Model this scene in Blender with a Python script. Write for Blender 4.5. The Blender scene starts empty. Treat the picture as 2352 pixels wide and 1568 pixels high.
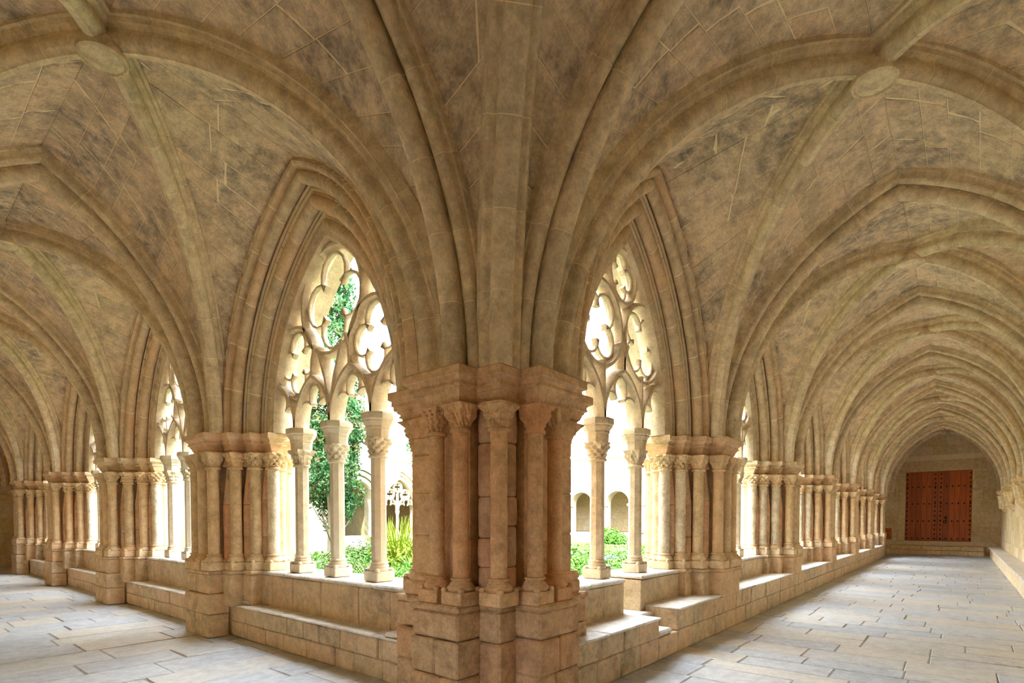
import bpy, bmesh, math, random
from mathutils import Vector, Matrix
rnd = random.Random(11)
R_ = math.radians
sc = bpy.context.scene
COL = sc.collection

# ------------------------------------------------------------------ camera
CAM = (-3.891, -3.463, 1.6)
cd = bpy.data.cameras.new('camera'); cam = bpy.data.objects.new('camera', cd); COL.objects.link(cam)
cam.location = CAM
cam.rotation_euler = (R_(90 - 1.858), 0, R_(39.635 - 90))
cd.sensor_fit = 'HORIZONTAL'; cd.sensor_width = 36; cd.lens = 36 * 1245.17 / 2352
cd.shift_y = (1236.87 - 784) / 2352
cd.clip_start = .05; cd.clip_end = 400
sc.camera = cam
# ------------------------------------------------------------------ sky, sun, exposure
w = bpy.data.worlds.new('sky'); sc.world = w; w.use_nodes = True
nt = w.node_tree; bg = nt.nodes['Background']
bg.inputs[0].default_value = (.75, .865, 1, 1); bg.inputs[1].default_value = 9.5      # even bright hazy sky
sd = bpy.data.lights.new('sun', 'SUN'); sun = bpy.data.objects.new('sun', sd); COL.objects.link(sun)
sd.energy = 3.0; sd.angle = R_(1.5); sd.color = (1, .93, .82)
sun.rotation_euler = (R_(52), 0, R_(-55))
vs = sc.view_settings; vs.view_transform = 'Standard'; vs.look = 'None'; vs.gamma = 1; vs.use_curve_mapping = False
vs.exposure = 1.33
sc.cycles.use_denoising = True
sc.cycles.max_bounces = 7; sc.cycles.diffuse_bounces = 7; sc.cycles.glossy_bounces = 2
sc.cycles.use_adaptive_sampling = True; sc.cycles.adaptive_threshold = .12; sc.cycles.adaptive_min_samples = 16
sc.cycles.caustics_reflective = False; sc.cycles.caustics_refractive = False
sc.cycles.sample_clamp_indirect = 12
sc.cycles.use_light_tree = True

# ------------------------------------------------------------------ plan dimensions (metres)
LR, LL = 4.214, 4.634            # bay length of the right and of the left gallery
OFF = {'R': .15, 'L': .16}       # pier centre = k * bay + offset
BAY = {'R': LR, 'L': LL}
NB = {'R': 6, 'L': 4}
ZS = 2.81                        # springing (top of the abaci)
ZD = .92                         # sill and top of the dado
VI = -.62
VO = {'R': -4.95, 'L': -4.30}
VC = {'R': -2.785, 'L': -2.46}
WALLV = {'R': -4.86, 'L': -4.40}
S0 = {'R': 1.12, 'L': 1.33}      # half span of the tracery arch
RISE0 = 2.22
ZA = 5.84                        # web crown
def pc(side, k): return BAY[side] * k + OFF[side]
def bc(side, k): return pc(side, k - .5)      # centre of window bay k (1..)
def mp(side, u, v, z): return (u, v, z) if side == 'R' else (v, u, z)

# ------------------------------------------------------------------ materials
def new_mat(name):
    m = bpy.data.materials.new(name); m.use_nodes = True
    t = m.node_tree
    return m, t, t.nodes['Principled BSDF'], t.links
def node(t, k, **kw):
    n = t.nodes.new(k)
    for a, b in kw.items(): setattr(n, a, b)
    return n
def ramp(t, src, pts):
    r = node(t, 'ShaderNodeValToRGB'); e = r.color_ramp.elements
    while len(e) < len(pts): e.new(.5)
    for i, (p, c) in enumerate(pts): e[i].position = p; e[i].color = (*c, 1)
    t.links.new(src, r.inputs[0]); return r.outputs[0]
def noise(t, pos, scale, detail=5, rough=.6, stretch=None):
    n = node(t, 'ShaderNodeTexNoise'); n.inputs['Scale'].default_value = scale
    n.inputs['Detail'].default_value = detail; n.inputs['Roughness'].default_value = rough
    if stretch:
        mpn = node(t, 'ShaderNodeMapping'); mpn.inputs['Scale'].default_value = stretch
        t.links.new(pos, mpn.inputs[0]); pos = mpn.outputs[0]
    t.links.new(pos, n.inputs['Vector']); return n.outputs[0]
def mixc(t, f, a, b, mode='MIX'):
    m = node(t, 'ShaderNodeMix', data_type='RGBA', blend_type=mode)
    for i, x in ((0, f), (6, a), (7, b)):
        if hasattr(x, 'links') or hasattr(x, 'is_linked'): t.links.new(x, m.inputs[i])
        elif i == 0: m.inputs[0].default_value = x
        else: m.inputs[i].default_value = (*x, 1)
    return m.outputs[2]
def math_(t, op, a, b=0.0):
    m = node(t, 'ShaderNodeMath', operation=op)
    for i, x in enumerate((a, b)):
        if hasattr(x, 'is_linked'): t.links.new(x, m.inputs[i])
        else: m.inputs[i].default_value = x
    return m.outputs[0]
def stone(name, base, alt, stain, stain_amt=.5, bump=.5, rough=.9, var=.25, hue=None, fine=1.0, blotch=None):
    m, t, b, l = new_mat(name)
    pos = node(t, 'ShaderNodeNewGeometry').outputs['Position']
    n1 = noise(t, pos, 1.3, 3, .65); n2 = noise(t, pos, 7.5, 6, .76); n3 = noise(t, pos, 42, 2, .6)
    c = mixc(t, ramp(t, n2, [(.3, (0, 0, 0)), (.7, (1, 1, 1))]), base, alt)
    oi = node(t, 'ShaderNodeObjectInfo').outputs['Random']
    if hue: c = mixc(t, ramp(t, oi, [(.35, (0, 0, 0)), (1, (1, 1, 1))]), c, hue)
    f = math_(t, 'MULTIPLY', ramp(t, n1, [(.44, (0, 0, 0)), (.74, (1, 1, 1))]), stain_amt)
    f = math_(t, 'MULTIPLY', f, ramp(t, n2, [(.32, (1, 1, 1)), (.66, (0, 0, 0))]))
    c = mixc(t, f, c, stain)
    if blotch: c = mixc(t, math_(t, 'MULTIPLY', math_(t, 'MULTIPLY', ramp(t, n1, [(.28, (1, 1, 1)), (.36, (0, 0, 0))]), ramp(t, n2, [(.42, (0, 0, 0)), (.6, (1, 1, 1))])), .6), c, blotch)
    v = math_(t, 'ADD', math_(t, 'MULTIPLY', oi, var), 1 - var * .5)
    v = math_(t, 'MULTIPLY', v, math_(t, 'ADD', math_(t, 'MULTIPLY', n3, .4 * fine), 1 - .2 * fine))
    v = math_(t, 'MULTIPLY', v, math_(t, 'ADD', math_(t, 'MULTIPLY', ramp(t, n2, [(.34, (0, 0, 0)), (.58, (1, 1, 1))]), .24 * fine), 1 - .17 * fine))
    hs = node(t, 'ShaderNodeHueSaturation'); l.new(c, hs.inputs['Color']); l.new(v, hs.inputs['Value'])
    l.new(hs.outputs[0], b.inputs['Base Color'])
    b.inputs['Roughness'].default_value = rough; b.inputs['Specular IOR Level'].default_value = .25
    h = math_(t, 'ADD', math_(t, 'MULTIPLY', n2, .75), math_(t, 'MULTIPLY', n3, .35))
    bp = node(t, 'ShaderNodeBump'); bp.inputs['Strength'].default_value = bump; bp.inputs['Distance'].default_value = .022
    l.new(h, bp.inputs['Height']); l.new(bp.outputs[0], b.inputs['Normal'])
    return m
M = {}
M['pier'] = stone('sandstone_pier', (.72, .52, .30), (.82, .64, .41), (.48, .32, .18), .6, .55, var=.18, hue=(.72, .49, .28))
M['redpier'] = stone('red_corner_sandstone', (.70, .43, .22), (.80, .55, .32), (.44, .26, .13), .65, .6, var=.22, hue=(.70, .39, .20), fine=1.2)
M['redbase'] = stone('red_corner_base', (.60, .38, .20), (.72, .51, .31), (.25, .165, .10), .9, 1.0, var=.24, hue=(.58, .34, .18), fine=1.2)
M['abacus'] = stone('abacus_sandstone', (.70, .53, .33), (.80, .64, .43), (.50, .35, .21), .55, .4, var=.10, hue=(.72, .50, .32))
M['drum'] = stone('red_drum_stone', (.66, .40, .23), (.76, .54, .35), (.42, .26, .16), .6, .7, var=.26, hue=(.66, .36, .21))
M['base'] = stone('sandstone_base', (.67, .48, .28), (.79, .61, .40), (.30, .21, .13), .85, .9, var=.22, hue=(.68, .45, .26))
M['rough'] = stone('weathered_shaft', (.74, .60, .42), (.88, .76, .58), (.50, .37, .24), .6, 1.5, var=.2)
M['mold'] = stone('sandstone_mould', (.64, .50, .32), (.76, .62, .42), (.40, .30, .20), .75, .5, var=.16, hue=(.66, .46, .28), blotch=(.60, .30, .15))
M['rib'] = stone('sandstone_rib', (.65, .51, .325), (.78, .65, .45), (.40, .31, .21), .75, .6, var=.18)
M['web'] = stone('vault_stone', (.63, .475, .305), (.80, .655, .465), (.26, .22, .19), 1.4, 1.0, var=.26, hue=(.70, .53, .35), fine=1.3, blotch=(.58, .30, .16))
M['mortar'] = stone('lime_mortar', (.88, .74, .50), (.92, .80, .58), (.74, .62, .44), .4, .3, var=0, fine=.4)
M['newstone'] = stone('pale_new_stone', (.72, .64, .50), (.76, .68, .54), (.64, .55, .42), .3, .12, var=.05, fine=.5)
M['tracery'] = stone('tracery_stone', (.68, .55, .38), (.74, .61, .44), (.52, .40, .27), .5, .3, var=.08)
M['bench'] = stone('bench_stone', (.66, .49, .30), (.76, .60, .40), (.32, .235, .15), .85, .6, var=.28, hue=(.62, .43, .27))
M['benchtop'] = stone('bench_slab', (.70, .62, .52), (.78, .72, .62), (.50, .43, .35), .5, .7, .55, var=.12)
M['slab'] = stone('paving_stone', (.50, .505, .51), (.60, .605, .61), (.36, .35, .34), .6, .35, .38, var=.22, hue=(.58, .52, .43), fine=.8)
M['joint'] = stone('paving_joint', (.30, .27, .24), (.36, .33, .30), (.24, .22, .20), .5, .3, .7, var=0)
M['ochre'] = stone('ochre_wall_stone', (.76, .57, .29), (.82, .65, .37), (.58, .43, .23), .5, .4, var=.22, hue=(.74, .61, .42))
M['facade'] = stone('facade_stone', (.52, .43, .29), (.58, .50, .36), (.42, .33, .22), .5, .3, var=.10)
M['inner'] = stone('shade_painted_wing_stone', (.44, .29, .13), (.50, .35, .18), (.34, .24, .12), .5, .4, var=.2, hue=(.42, .33, .22))  # ochre darkened, so the colour stands in for shade inside the far wings
M['soil'] = stone('garden_soil', (.07, .08, .03), (.10, .13, .04), (.05, .05, .025), .5, .8, var=0)
def plain(name, col, rough=.6, metal=0, col2=None, scale=8, stretch=None, bump=0):
    m, t, b, l = new_mat(name)
    b.inputs['Roughness'].default_value = rough; b.inputs['Metallic'].default_value = metal
    if col2:
        pos = node(t, 'ShaderNodeNewGeometry').outputs['Position']
        n = noise(t, pos, scale, 5, .65, stretch)
        c = mixc(t, ramp(t, n, [(.3, (0, 0, 0)), (.7, (1, 1, 1))]), col, col2)
        oi = node(t, 'ShaderNodeObjectInfo').outputs['Random']
        hs = node(t, 'ShaderNodeHueSaturation'); l.new(c, hs.inputs['Color'])
        l.new(math_(t, 'ADD', math_(t, 'MULTIPLY', oi, .5), .75), hs.inputs['Value'])
        l.new(hs.outputs[0], b.inputs['Base Color'])
        if bump:
            bp = node(t, 'ShaderNodeBump'); bp.inputs['Strength'].default_value = bump; bp.inputs['Distance'].default_value = .02
            l.new(n, bp.inputs['Height']); l.new(bp.outputs[0], b.inputs['Normal'])
    else: b.inputs['Base Color'].default_value = (*col, 1)
    return m
M['door'] = plain('door_wood', (.42, .075, .012), .45, 0, (.62, .15, .025), 3, (6, 6, .35), .2)
M['crate'] = plain('orange_wood', (.75, .20, .03), .5, 0, (.60, .13, .02), 3, (.5, 6, 6))
M['iron'] = plain('dark_iron', (.02, .018, .016), .5, .6)
M['glass'] = plain('leaded_glass', (.12, .13, .14), .15)
M['bark'] = plain('bark', (.26, .20, .15), .9, 0, (.40, .33, .26), 9, (1, 1, .3), .8)
M['tile'] = plain('roof_tile', (.55, .30, .16), .8, 0, (.66, .42, .26), 5)
def leafmat(name, c1, c2, c3=None, rare=.72):
    m, t, b, l = new_mat(name)
    pos = node(t, 'ShaderNodeNewGeometry').outputs['Position']
    c = mixc(t, ramp(t, noise(t, pos, 6, 3, .6), [(.35, (0, 0, 0)), (.65, (1, 1, 1))]), c1, c2)
    if c3: c = mixc(t, ramp(t, noise(t, pos, 3.1, 4, .7), [(rare - .12, (0, 0, 0)), (rare, (1, 1, 1))]), c, c3)
    l.new(c, b.inputs['Base Color']); b.inputs['Roughness'].default_value = .7
    b.inputs['Specular IOR Level'].default_value = .2
    return m
M['cypress'] = leafmat('cypress_leaf', (.030, .10, .030), (.055, .16, .045), (.20, .125, .06), .64)
M['leaf'] = leafmat('shrub_leaf', (.055, .15, .018), (.10, .23, .028))
M['grass'] = leafmat('grass_leaf', (.085, .21, .025), (.14, .29, .035), (.18, .23, .07))
M['dull'] = leafmat('dull_leaf', (.07, .115, .035), (.115, .16, .055), (.22, .17, .10), .6)
M['silver'] = leafmat('silver_leaf', (.13, .19, .14), (.19, .25, .20))
M['yellow'] = leafmat('yellow_leaf', (.20, .27, .02), (.28, .33, .035))
M['petal'] = plain('red_flower', (.55, .05, .05), .6)

# ------------------------------------------------------------------ object helpers
def mesh_data(name, verts, faces, mat, smooth=None):
    me = bpy.data.meshes.new(name); me.from_pydata([tuple(v) for v in verts], [], faces)
    me.materials.append(M[mat] if isinstance(mat, str) else mat)
    if smooth:
        me.polygons.foreach_set('use_smooth', [True] * len(me.polygons))
        me.set_sharp_from_angle(angle=R_(smooth))
    me.update(); return me
def link(name, me, parent=None, loc=(0, 0, 0)):
    o = bpy.data.objects.new(name, me); COL.objects.link(o); o.location = loc
    if parent: o.parent = parent
    return o
def tag(o, label=None, cat=None, group=None, kind=None):
    if label: o['label'] = label
    if cat: o['category'] = cat
    if group: o['group'] = group
    if kind: o['kind'] = kind
    return o
def empty(name, loc, label=None, cat=None, group=None, kind=None):
    o = bpy.data.objects.new(name, None); COL.objects.link(o); o.location = loc; o.empty_display_size = .2
    return tag(o, label, cat, group, kind)
class MB:
    """collects faces, then becomes one mesh object (vertices given in world space, stored relative to the parent's base)"""
    def __init__(s): s.v = []; s.f = []
    def add(s, vf):
        n = len(s.v); s.v += [tuple(p) for p in vf[0]]; s.f += [tuple(i + n for i in f) for f in vf[1]]; return s
    def build(s, name, mat, parent=None, org=(0, 0, 0), smooth=None):
        vv = [(x - org[0], y - org[1], z - org[2]) for x, y, z in s.v]
        return link(name, mesh_data(name, vv, s.f, mat, smooth), parent, (0, 0, 0) if parent else org)
def mbx(vf): return MB().add(vf)
def cbox(x0, x1, y0, y1, z0, z1, c=.012, jit=0):
    """box with chamfered edges, 44 triangles"""
    X, Y, Z = (x0, x1), (y0, y1), (z0, z1); v = []; idx = {}
    for sx in (0, 1):
        for sy in (0, 1):
            for sz in (0, 1):
                j = [rnd.uniform(-jit, jit) for _ in range(3)] if jit else (0, 0, 0)
                for a in range(3):
                    p = [X[sx] + (0 if a == 0 else (c, -c)[sx]) + j[0], Y[sy] + (0 if a == 1 else (c, -c)[sy]) + j[1], Z[sz] + (0 if a == 2 else (c, -c)[sz]) + j[2]]
                    idx[sx, sy, sz, a] = len(v); v.append(p)
    f = []
    for a in range(3):
        b, d = (a + 1) % 3, (a + 2) % 3
        for s in (0, 1):
            q = []
            for (i, k) in ((0, 0), (1, 0), (1, 1), (0, 1)):
                key = [0, 0, 0]; key[a] = s; key[b] = i; key[d] = k; q.append(idx[(*key, a)])
            f.append(q if s else q[::-1])
    for a in range(3):        # edges parallel to axis a
        b, d = (a + 1) % 3, (a + 2) % 3
        for i in (0, 1):
            for k in (0, 1):
                def g(s, ax):
                    key = [0, 0, 0]; key[a] = s; key[b] = i; key[d] = k; return idx[(*key, ax)]
                q = [g(0, b), g(1, b), g(1, d), g(0, d)]
                f.append(q if i != k else q[::-1])
    for sx in (0, 1):
        for sy in (0, 1):
            for sz in (0, 1):
                q = [idx[sx, sy, sz, a] for a in range(3)]
                f.append(q if (sx + sy + sz) % 2 else q[::-1])
    return v, f
def mpbox(side, u0, u1, v0, v1, z0, z1, c=.012, jit=0):
    if side == 'R': return cbox(u0, u1, v0, v1, z0, z1, c, jit)
    return cbox(v0, v1, u0, u1, z0, z1, c, jit)
def lathe(prof, n=20, cx=0, cy=0, cap=True, ph=0):
    v = []; f = []
    for r, z in prof:
        for i in range(n):
            a = 2 * math.pi * i / n + ph; v.append((cx + r * math.cos(a), cy + r * math.sin(a), z))
    for k in range(len(prof) - 1):
        for i in range(n):
            j = (i + 1) % n; f.append((k * n + i, k * n + j, (k + 1) * n + j, (k + 1) * n + i))
    if cap: f.append(tuple(range(n))[::-1]); f.append(tuple((len(prof) - 1) * n + i for i in range(n)))
    return v, f
def loft(rings, closed=True, cap=True):
    n = len(rings[0]); v = [p for r in rings for p in r]; f = []
    for k in range(len(rings) - 1):
        for i in range(n if closed else n - 1):
            j = (i + 1) % n; f.append((k * n + i, k * n + j, (k + 1) * n + j, (k + 1) * n + i))
    if cap and closed: f.append(tuple(range(n))[::-1]); f.append(tuple((len(rings) - 1) * n + i for i in range(n)))
    return v, f
def arc(cx, cy, r, a0, a1, n=6):
    return [(cx + r * math.cos(R_(a0 + (a1 - a0) * i / n)), cy + r * math.sin(R_(a0 + (a1 - a0) * i / n))) for i in range(n + 1)]
def offset_poly(poly, d):
    """offset of a closed polygon (counter clockwise), outwards for d > 0"""
    n = len(poly); out = []
    for i in range(n):
        p0, p1, p2 = Vector(poly[i - 1]), Vector(poly[i]), Vector(poly[(i + 1) % n])
        e1 = (p1 - p0).normalized(); e2 = (p2 - p1).normalized()
        n1 = Vector((e1.y, -e1.x)); n2 = Vector((e2.y, -e2.x))
        k = 1 + n1.dot(n2); out.append(p1 + (n1 + n2) * (d / max(k, .3)))
    return [(p.x, p.y) for p in out]
def ccw(poly):
    a = sum(poly[i - 1][0] * poly[i][1] - poly[i][0] * poly[i - 1][1] for i in range(len(poly)))
    return poly if a > 0 else poly[::-1]
def prism_rings(poly, prof):
    """poly in world xy, prof = [(offset, z)]"""
    poly = ccw(poly)
    return loft([[(x, y, z) for x, y in offset_poly(poly, d)] for d, z in prof])

# ------------------------------------------------------------------ arch curves
class Rib:
    """half arch from springing point P (x,y) towards apex Q (x,y), rise h above ZS; pos/frame by fraction t of the arc"""
    def __init__(s, P, Q, h, z0=ZS):
        s.P = Vector((P[0], P[1], z0)); q = Vector((Q[0], Q[1], z0)); d = (q - s.P).length
        s.d = d; s.dir = (q - s.P) / d; s.side = Vector((-s.dir.y, s.dir.x, 0))
        s.R = (d * d + h * h) / (2 * d); s.am = math.acos(max(-1, min(1, (s.R - d) / s.R))); s.len = s.R * s.am
    def pos(s, t):
        a = t * s.am; return s.P + s.dir * (s.R - s.R * math.cos(a)) + Vector((0, 0, s.R * math.sin(a)))
    def nrm(s, t):
        a = t * s.am; return s.dir * math.cos(a) - Vector((0, 0, math.sin(a)))
    def ring(s, sec, t, cut=None):
        p, b = s.pos(t), s.nrm(t)
        return [p + s.side * x + b * y for x, y in sec]
    def sweep(s, sec, t0, t1, n):
        return loft([[tuple(q) for q in s.ring(sec, t0 + (t1 - t0) * i / n)] for i in range(n + 1)])
def sym(half): return half + [(-x, y) for x, y in half[::-1]]
SEC_T = sym([(-.19, -.08), (-.19, .03), (-.168, .035), (-.166, .062)] + arc(-.125, .105, .050, 215, 20, 7) + [(-.072, .088), (-.062, .098), (-.066, .15)] + arc(0, .205, .083, 205, 90, 6)[:-1])
SEC_T.insert(len(SEC_T) // 2, (0, .288))
SEC_D = sym([(-.145, -.08), (-.145, .035), (-.118, .04), (-.112, .075), (-.085, .08), (-.066, .095), (-.064, .12)] + arc(0, .165, .085, 210, 112, 6) + [(-.026, .258)])
SEC_C = sym([(-.18, -.08), (-.18, .045), (-.165, .05)] + arc(-.13, .085, .036, 195, 60, 5) + [(-.09, .12), (-.088, .175), (-.078, .20), (-.045, .222)])

def rib_stones(rib, sec, parent, mat='rib', seg=.55, name='rib_stone', t1=1.0, org=(0, 0, 0)):
    n = max(2, round(rib.len / seg))
    MB().add(rib.sweep([(x * .975, y - .004) for x, y in sec], 0, t1, 16)).build('mortar_core', 'mortar', parent, org, 40)
    for i in range(n):
        a, b = i / n * t1, (i + 1) / n * t1
        g = .004 / rib.len
        MB().add(rib.sweep(sec, a + g, b - g, 3)).build(name, mat, parent, org, 40)
def rib_whole(rib, sec, parent, mat='rib', n=14, org=(0, 0, 0)):
    return MB().add(rib.sweep(sec, 0, 1, n)).build('rib', mat, parent, org, 40)

# ------------------------------------------------------------------ vault webs
def web_patch(A, B, parent, org, detail, mort, stuff, course=.32, stone_len=.78):
    """ruled surface between half arches A and B: mortar backing plus stones standing 1 cm proud"""
    N = 16
    g = [[A.pos(i / N).lerp(B.pos(i / N), s / 4) for s in range(5)] for i in range(N + 1)]
    inward = (A.nrm(.5) + B.nrm(.5)).normalized()
    v = [tuple(p) for r in g for p in r]; f = []
    for i in range(N):
        for s in range(4): f.append((i * 5 + s, i * 5 + s + 1, i * 5 + s + 6, i * 5 + s + 5))
    mort.add((v, f))
    if not detail: return
    nc = max(6, round((A.len + B.len) / 2 / course)); ts = [0]
    for i in range(nc): ts.append(ts[-1] + rnd.uniform(.8, 1.2))
    ts = [t / ts[-1] for t in ts]
    S = lambda t, s: A.pos(t).lerp(B.pos(t), s)
    for i in range(nc):
        t0, t1 = ts[i], ts[i + 1]; tm = (t0 + t1) / 2
        ln = (A.pos(tm) - B.pos(tm)).length
        ns = max(1, round(ln / stone_len + rnd.uniform(-.3, .3))); ss = [0]
        for j in range(ns): ss.append(ss[-1] + rnd.uniform(.7, 1.3))
        ss = [x / ss[-1] for x in ss]
        for j in range(ns):
            s0, s1 = ss[j], ss[j + 1]
            co = [S(t0, s0), S(t0, s1), S(t1, s1), S(t1, s0)]
            md = [S(tm, s0), S(tm, s1)]
            if (co[0] - co[1]).length < .03 and (co[2] - co[3]).length < .06: continue
            nn = (A.nrm(tm).lerp(B.nrm(tm), (s0 + s1) / 2)).normalized()
            cen = sum(co, Vector()) / 4; pr = rnd.uniform(.006, .014); gap = rnd.uniform(.008, .013)
            pts = [co[0], co[1], md[1], co[2], co[3], md[0]]
            def pull(p, k):
                d = cen - p; return p + d * min(.4, k / max(d.length, .02))
            back = [tuple(p - nn * .03) for p in pts]
            mid = [tuple(pull(p, gap) + nn * pr * .4) for p in pts]
            face = [tuple(pull(p, gap * 1.9) + nn * pr) for p in pts]
            vf = loft([back, mid, face], True, False)
            vf[1].append(tuple(12 + q for q in (0, 1, 2, 5))); vf[1].append(tuple(12 + q for q in (5, 2, 3, 4)))
            if stuff is not None: stuff.add(vf)
            else: MB().add(vf).build('vault_stone', 'web', parent, org)
def vault_bay(label, nodes, centre, boss_z, walls, detail, tribs, name='ceiling', drop_cells=()):
    """nodes: 4 corners in order; walls[i] = (Rib from node i, Rib from node i+1) along side i; diagonals meet at centre"""
    org = (centre[0], centre[1], 0)
    c = empty(name, org, label, 'vault', None, 'structure')
    D = [Rib(n, centre, boss_z - ZS) for n in nodes]
    mort = MB(); stuff = MB() if detail == 1 else None
    for i in range(4):
        if i in drop_cells: continue
        a, b = walls[i]
        web_patch(a, D[i], c, org, detail, mort, stuff); web_patch(b, D[(i + 1) % 4], c, org, detail, mort, stuff)
    mort.build('mortar_web', 'mortar' if detail else 'web', c, org, 30)
    if stuff and stuff.v: tag(stuff.build('vault_stones', 'web', c, org), kind='stuff')
    for i, d in enumerate(D):
        sec = SEC_C if (name == 'ceiling' and label.startswith('corner') and i == 0) else SEC_D
        if detail == 2: rib_stones(d, sec, c, org=org)
        else: rib_whole(d, sec, c, org=org)
    for r in tribs:
        if detail == 2: rib_stones(r, SEC_T, c, org=org)
        else: rib_whole(r, SEC_T, c, org=org)
    # carved keystone
    prof = [(.10, boss_z - .10), (.17, boss_z - .20), (.19, boss_z - .27), (.185, boss_z - .30), (.16, boss_z - .315), (.15, boss_z - .30), (.09, boss_z - .305), (.05, boss_z - .325), (.001, boss_z - .33)]
    MB().add(lathe(prof, 20, centre[0], centre[1])).build('keystone_boss', 'rib', c, org, 40)
    return c
def gallery_vaults(side):
    s = side; last = NB[s]
    names = ['first', 'second', 'third', 'fourth', 'fifth', 'sixth', 'seventh']
    for k in range(1, last + 2):
        u0 = -.32 if k == 1 else pc(s, k - 1)
        u1 = pc(s, k) if k <= last else pc(s, last) + (4.1 if s == 'R' else 4.0)
        if k == 2 + 0: pass
        uc = (u0 + u1) / 2; vc = VC[s]; P = lambda u, v: mp(s, u, v, 0)[:2]
        hd = .24
        nodes = [P(u0 + hd, VI), P(u1 - hd, VI), P(u1 - hd, VO[s]), P(u0 + hd, VO[s])]
        cen = P(uc, vc)
        if k <= last:
            b = bc(s, k); sw = S0[s] + .66
            R0 = (S0[s] ** 2 + RISE0 ** 2) / (2 * S0[s]); ca = R0 - S0[s]; hw = math.sqrt((R0 + .66) ** 2 - ca ** 2)
            w0 = (Rib(P(b - sw, -.56), P(b, -.56), hw), Rib(P(b + sw, -.56), P(b, -.56), hw))
        else:
            w0 = (Rib(P(u0 + .3, VI), P(uc, VI), 2.95), Rib(P(u1 - .3, VI), P(uc, VI), 2.95))
        T1 = (Rib(P(u1, VI), P(u1, vc), ZA - ZS), Rib(P(u1, VO[s]), P(u1, vc), ZA - ZS))
        T0 = (Rib(P(u0, VI), P(u0, vc), ZA - ZS), Rib(P(u0, VO[s]), P(u0, vc), ZA - ZS))
        wo = (Rib(P(u1 - .3, VO[s]), P(uc, VO[s]), 2.93), Rib(P(u0 + .3, VO[s]), P(uc, VO[s]), 2.93))
        walls = [w0, T1, wo, (T0[1], T0[0])]
        det = 2 if k <= 2 else (1 if k <= 4 else 0)
        lab = 'ribbed stone vault of the %s bay from the corner, %s gallery' % (names[k - 1], 'right' if s == 'R' else 'left')
        vault_bay(lab, nodes, cen, ZA - .02, walls, det, T1 if k <= last else ())
def corner_vault():
    x0, x1, y0, y1 = VO['L'], -.32, VO['R'], -.32
    c = (-2.45, -2.72)
    nodes = [(-.56, -.56), (x1, y1 + (y0 - y1)), (x0, y0), (x0, y1)]
    nodes = [(-.56, -.56), (-.42, VO['R']), (x0, y0), (x0, -.42)]
    TL = (Rib((-.62, -.32), (VC['L'], -.32), ZA - ZS), Rib((VO['L'], -.32), (VC['L'], -.32), ZA - ZS))
    TR = (Rib((-.32, -.62), (-.32, VC['R']), ZA - ZS), Rib((-.32, VO['R']), (-.32, VC['R']), ZA - ZS))
    wo1 = (Rib((-.45, y0), (-2.4, y0), 2.93), Rib((x0 + .3, y0), (-2.4, y0), 2.93))
    wo2 = (Rib((x0, y0 + .3), (x0, -2.7), 2.93), Rib((x0, -.45), (x0, -2.7), 2.93))
    vault_bay('corner vault over the meeting of both galleries', nodes, c, ZA + .1, [TR, wo1, wo2, (TL[1], TL[0])], 2, list(TL) + list(TR))

# ------------------------------------------------------------------ shafts, bases, capitals
def leafy(kind, th, t):
    if kind == 0:      # tall lancet leaves
        a = math.cos(th * 8); b = math.cos(th * 16 + 12 * t)
        return .022 * max(0, a) * math.sin(math.pi * min(1, t * 1.1)) + .009 * b * (t > .12)
    if kind == 1:      # interlaced scrolls
        return .026 * (abs(math.sin(4 * th + 7 * t)) + abs(math.sin(4 * th - 7 * t)) - 1.1)
    if kind == 2:      # two rows of round leaves
        r = math.sin(2 * math.pi * t * 1.5); return .026 * abs(math.cos(3 * th + (1.57 if t > .5 else 0))) * abs(r) + .004 * math.cos(24 * th)
    return -.026 * max(0, math.sin(9 * th + 1.57 * (int(t * 6) % 2)) * abs(math.sin(18.8 * t))) # honeycomb, deeply drilled
CAPS = {}
def capital_mesh(r, half, z0, z1, kind, n=48, m=14, mat='pier'):
    key = (r, half, round(z0, 3), round(z1, 3), kind, n, mat)
    if key in CAPS: return CAPS[key]
    rings = []
    for rr, zz in ((r, z0 - .035), (r + .018, z0 - .032), (r + .024, z0 - .018), (r + .018, z0 - .004), (r + .004, z0)):
        rings.append([(rr * math.cos(2 * math.pi * i / n), rr * math.sin(2 * math.pi * i / n), zz) for i in range(n)])
    for k in range(m + 1):
        t = k / m; wgt = t ** 1.7; ring = []
        for i in range(n):
            th = 2 * math.pi * i / n; c, s = math.cos(th), math.sin(th)
            sq = half / max(abs(c), abs(s)); rad = (r * 1.04) * (1 - wgt) + sq * wgt
            if kind is not None and 0 < k < m and t < .93: rad += leafy(kind, th, t)
            ring.append((rad * c, rad * s, z0 + (z1 - z0) * t))
        rings.append(ring)
    me = mesh_data('capital', *loft(rings), mat, 50); CAPS[key] = me; return me
BASES = {}
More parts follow.
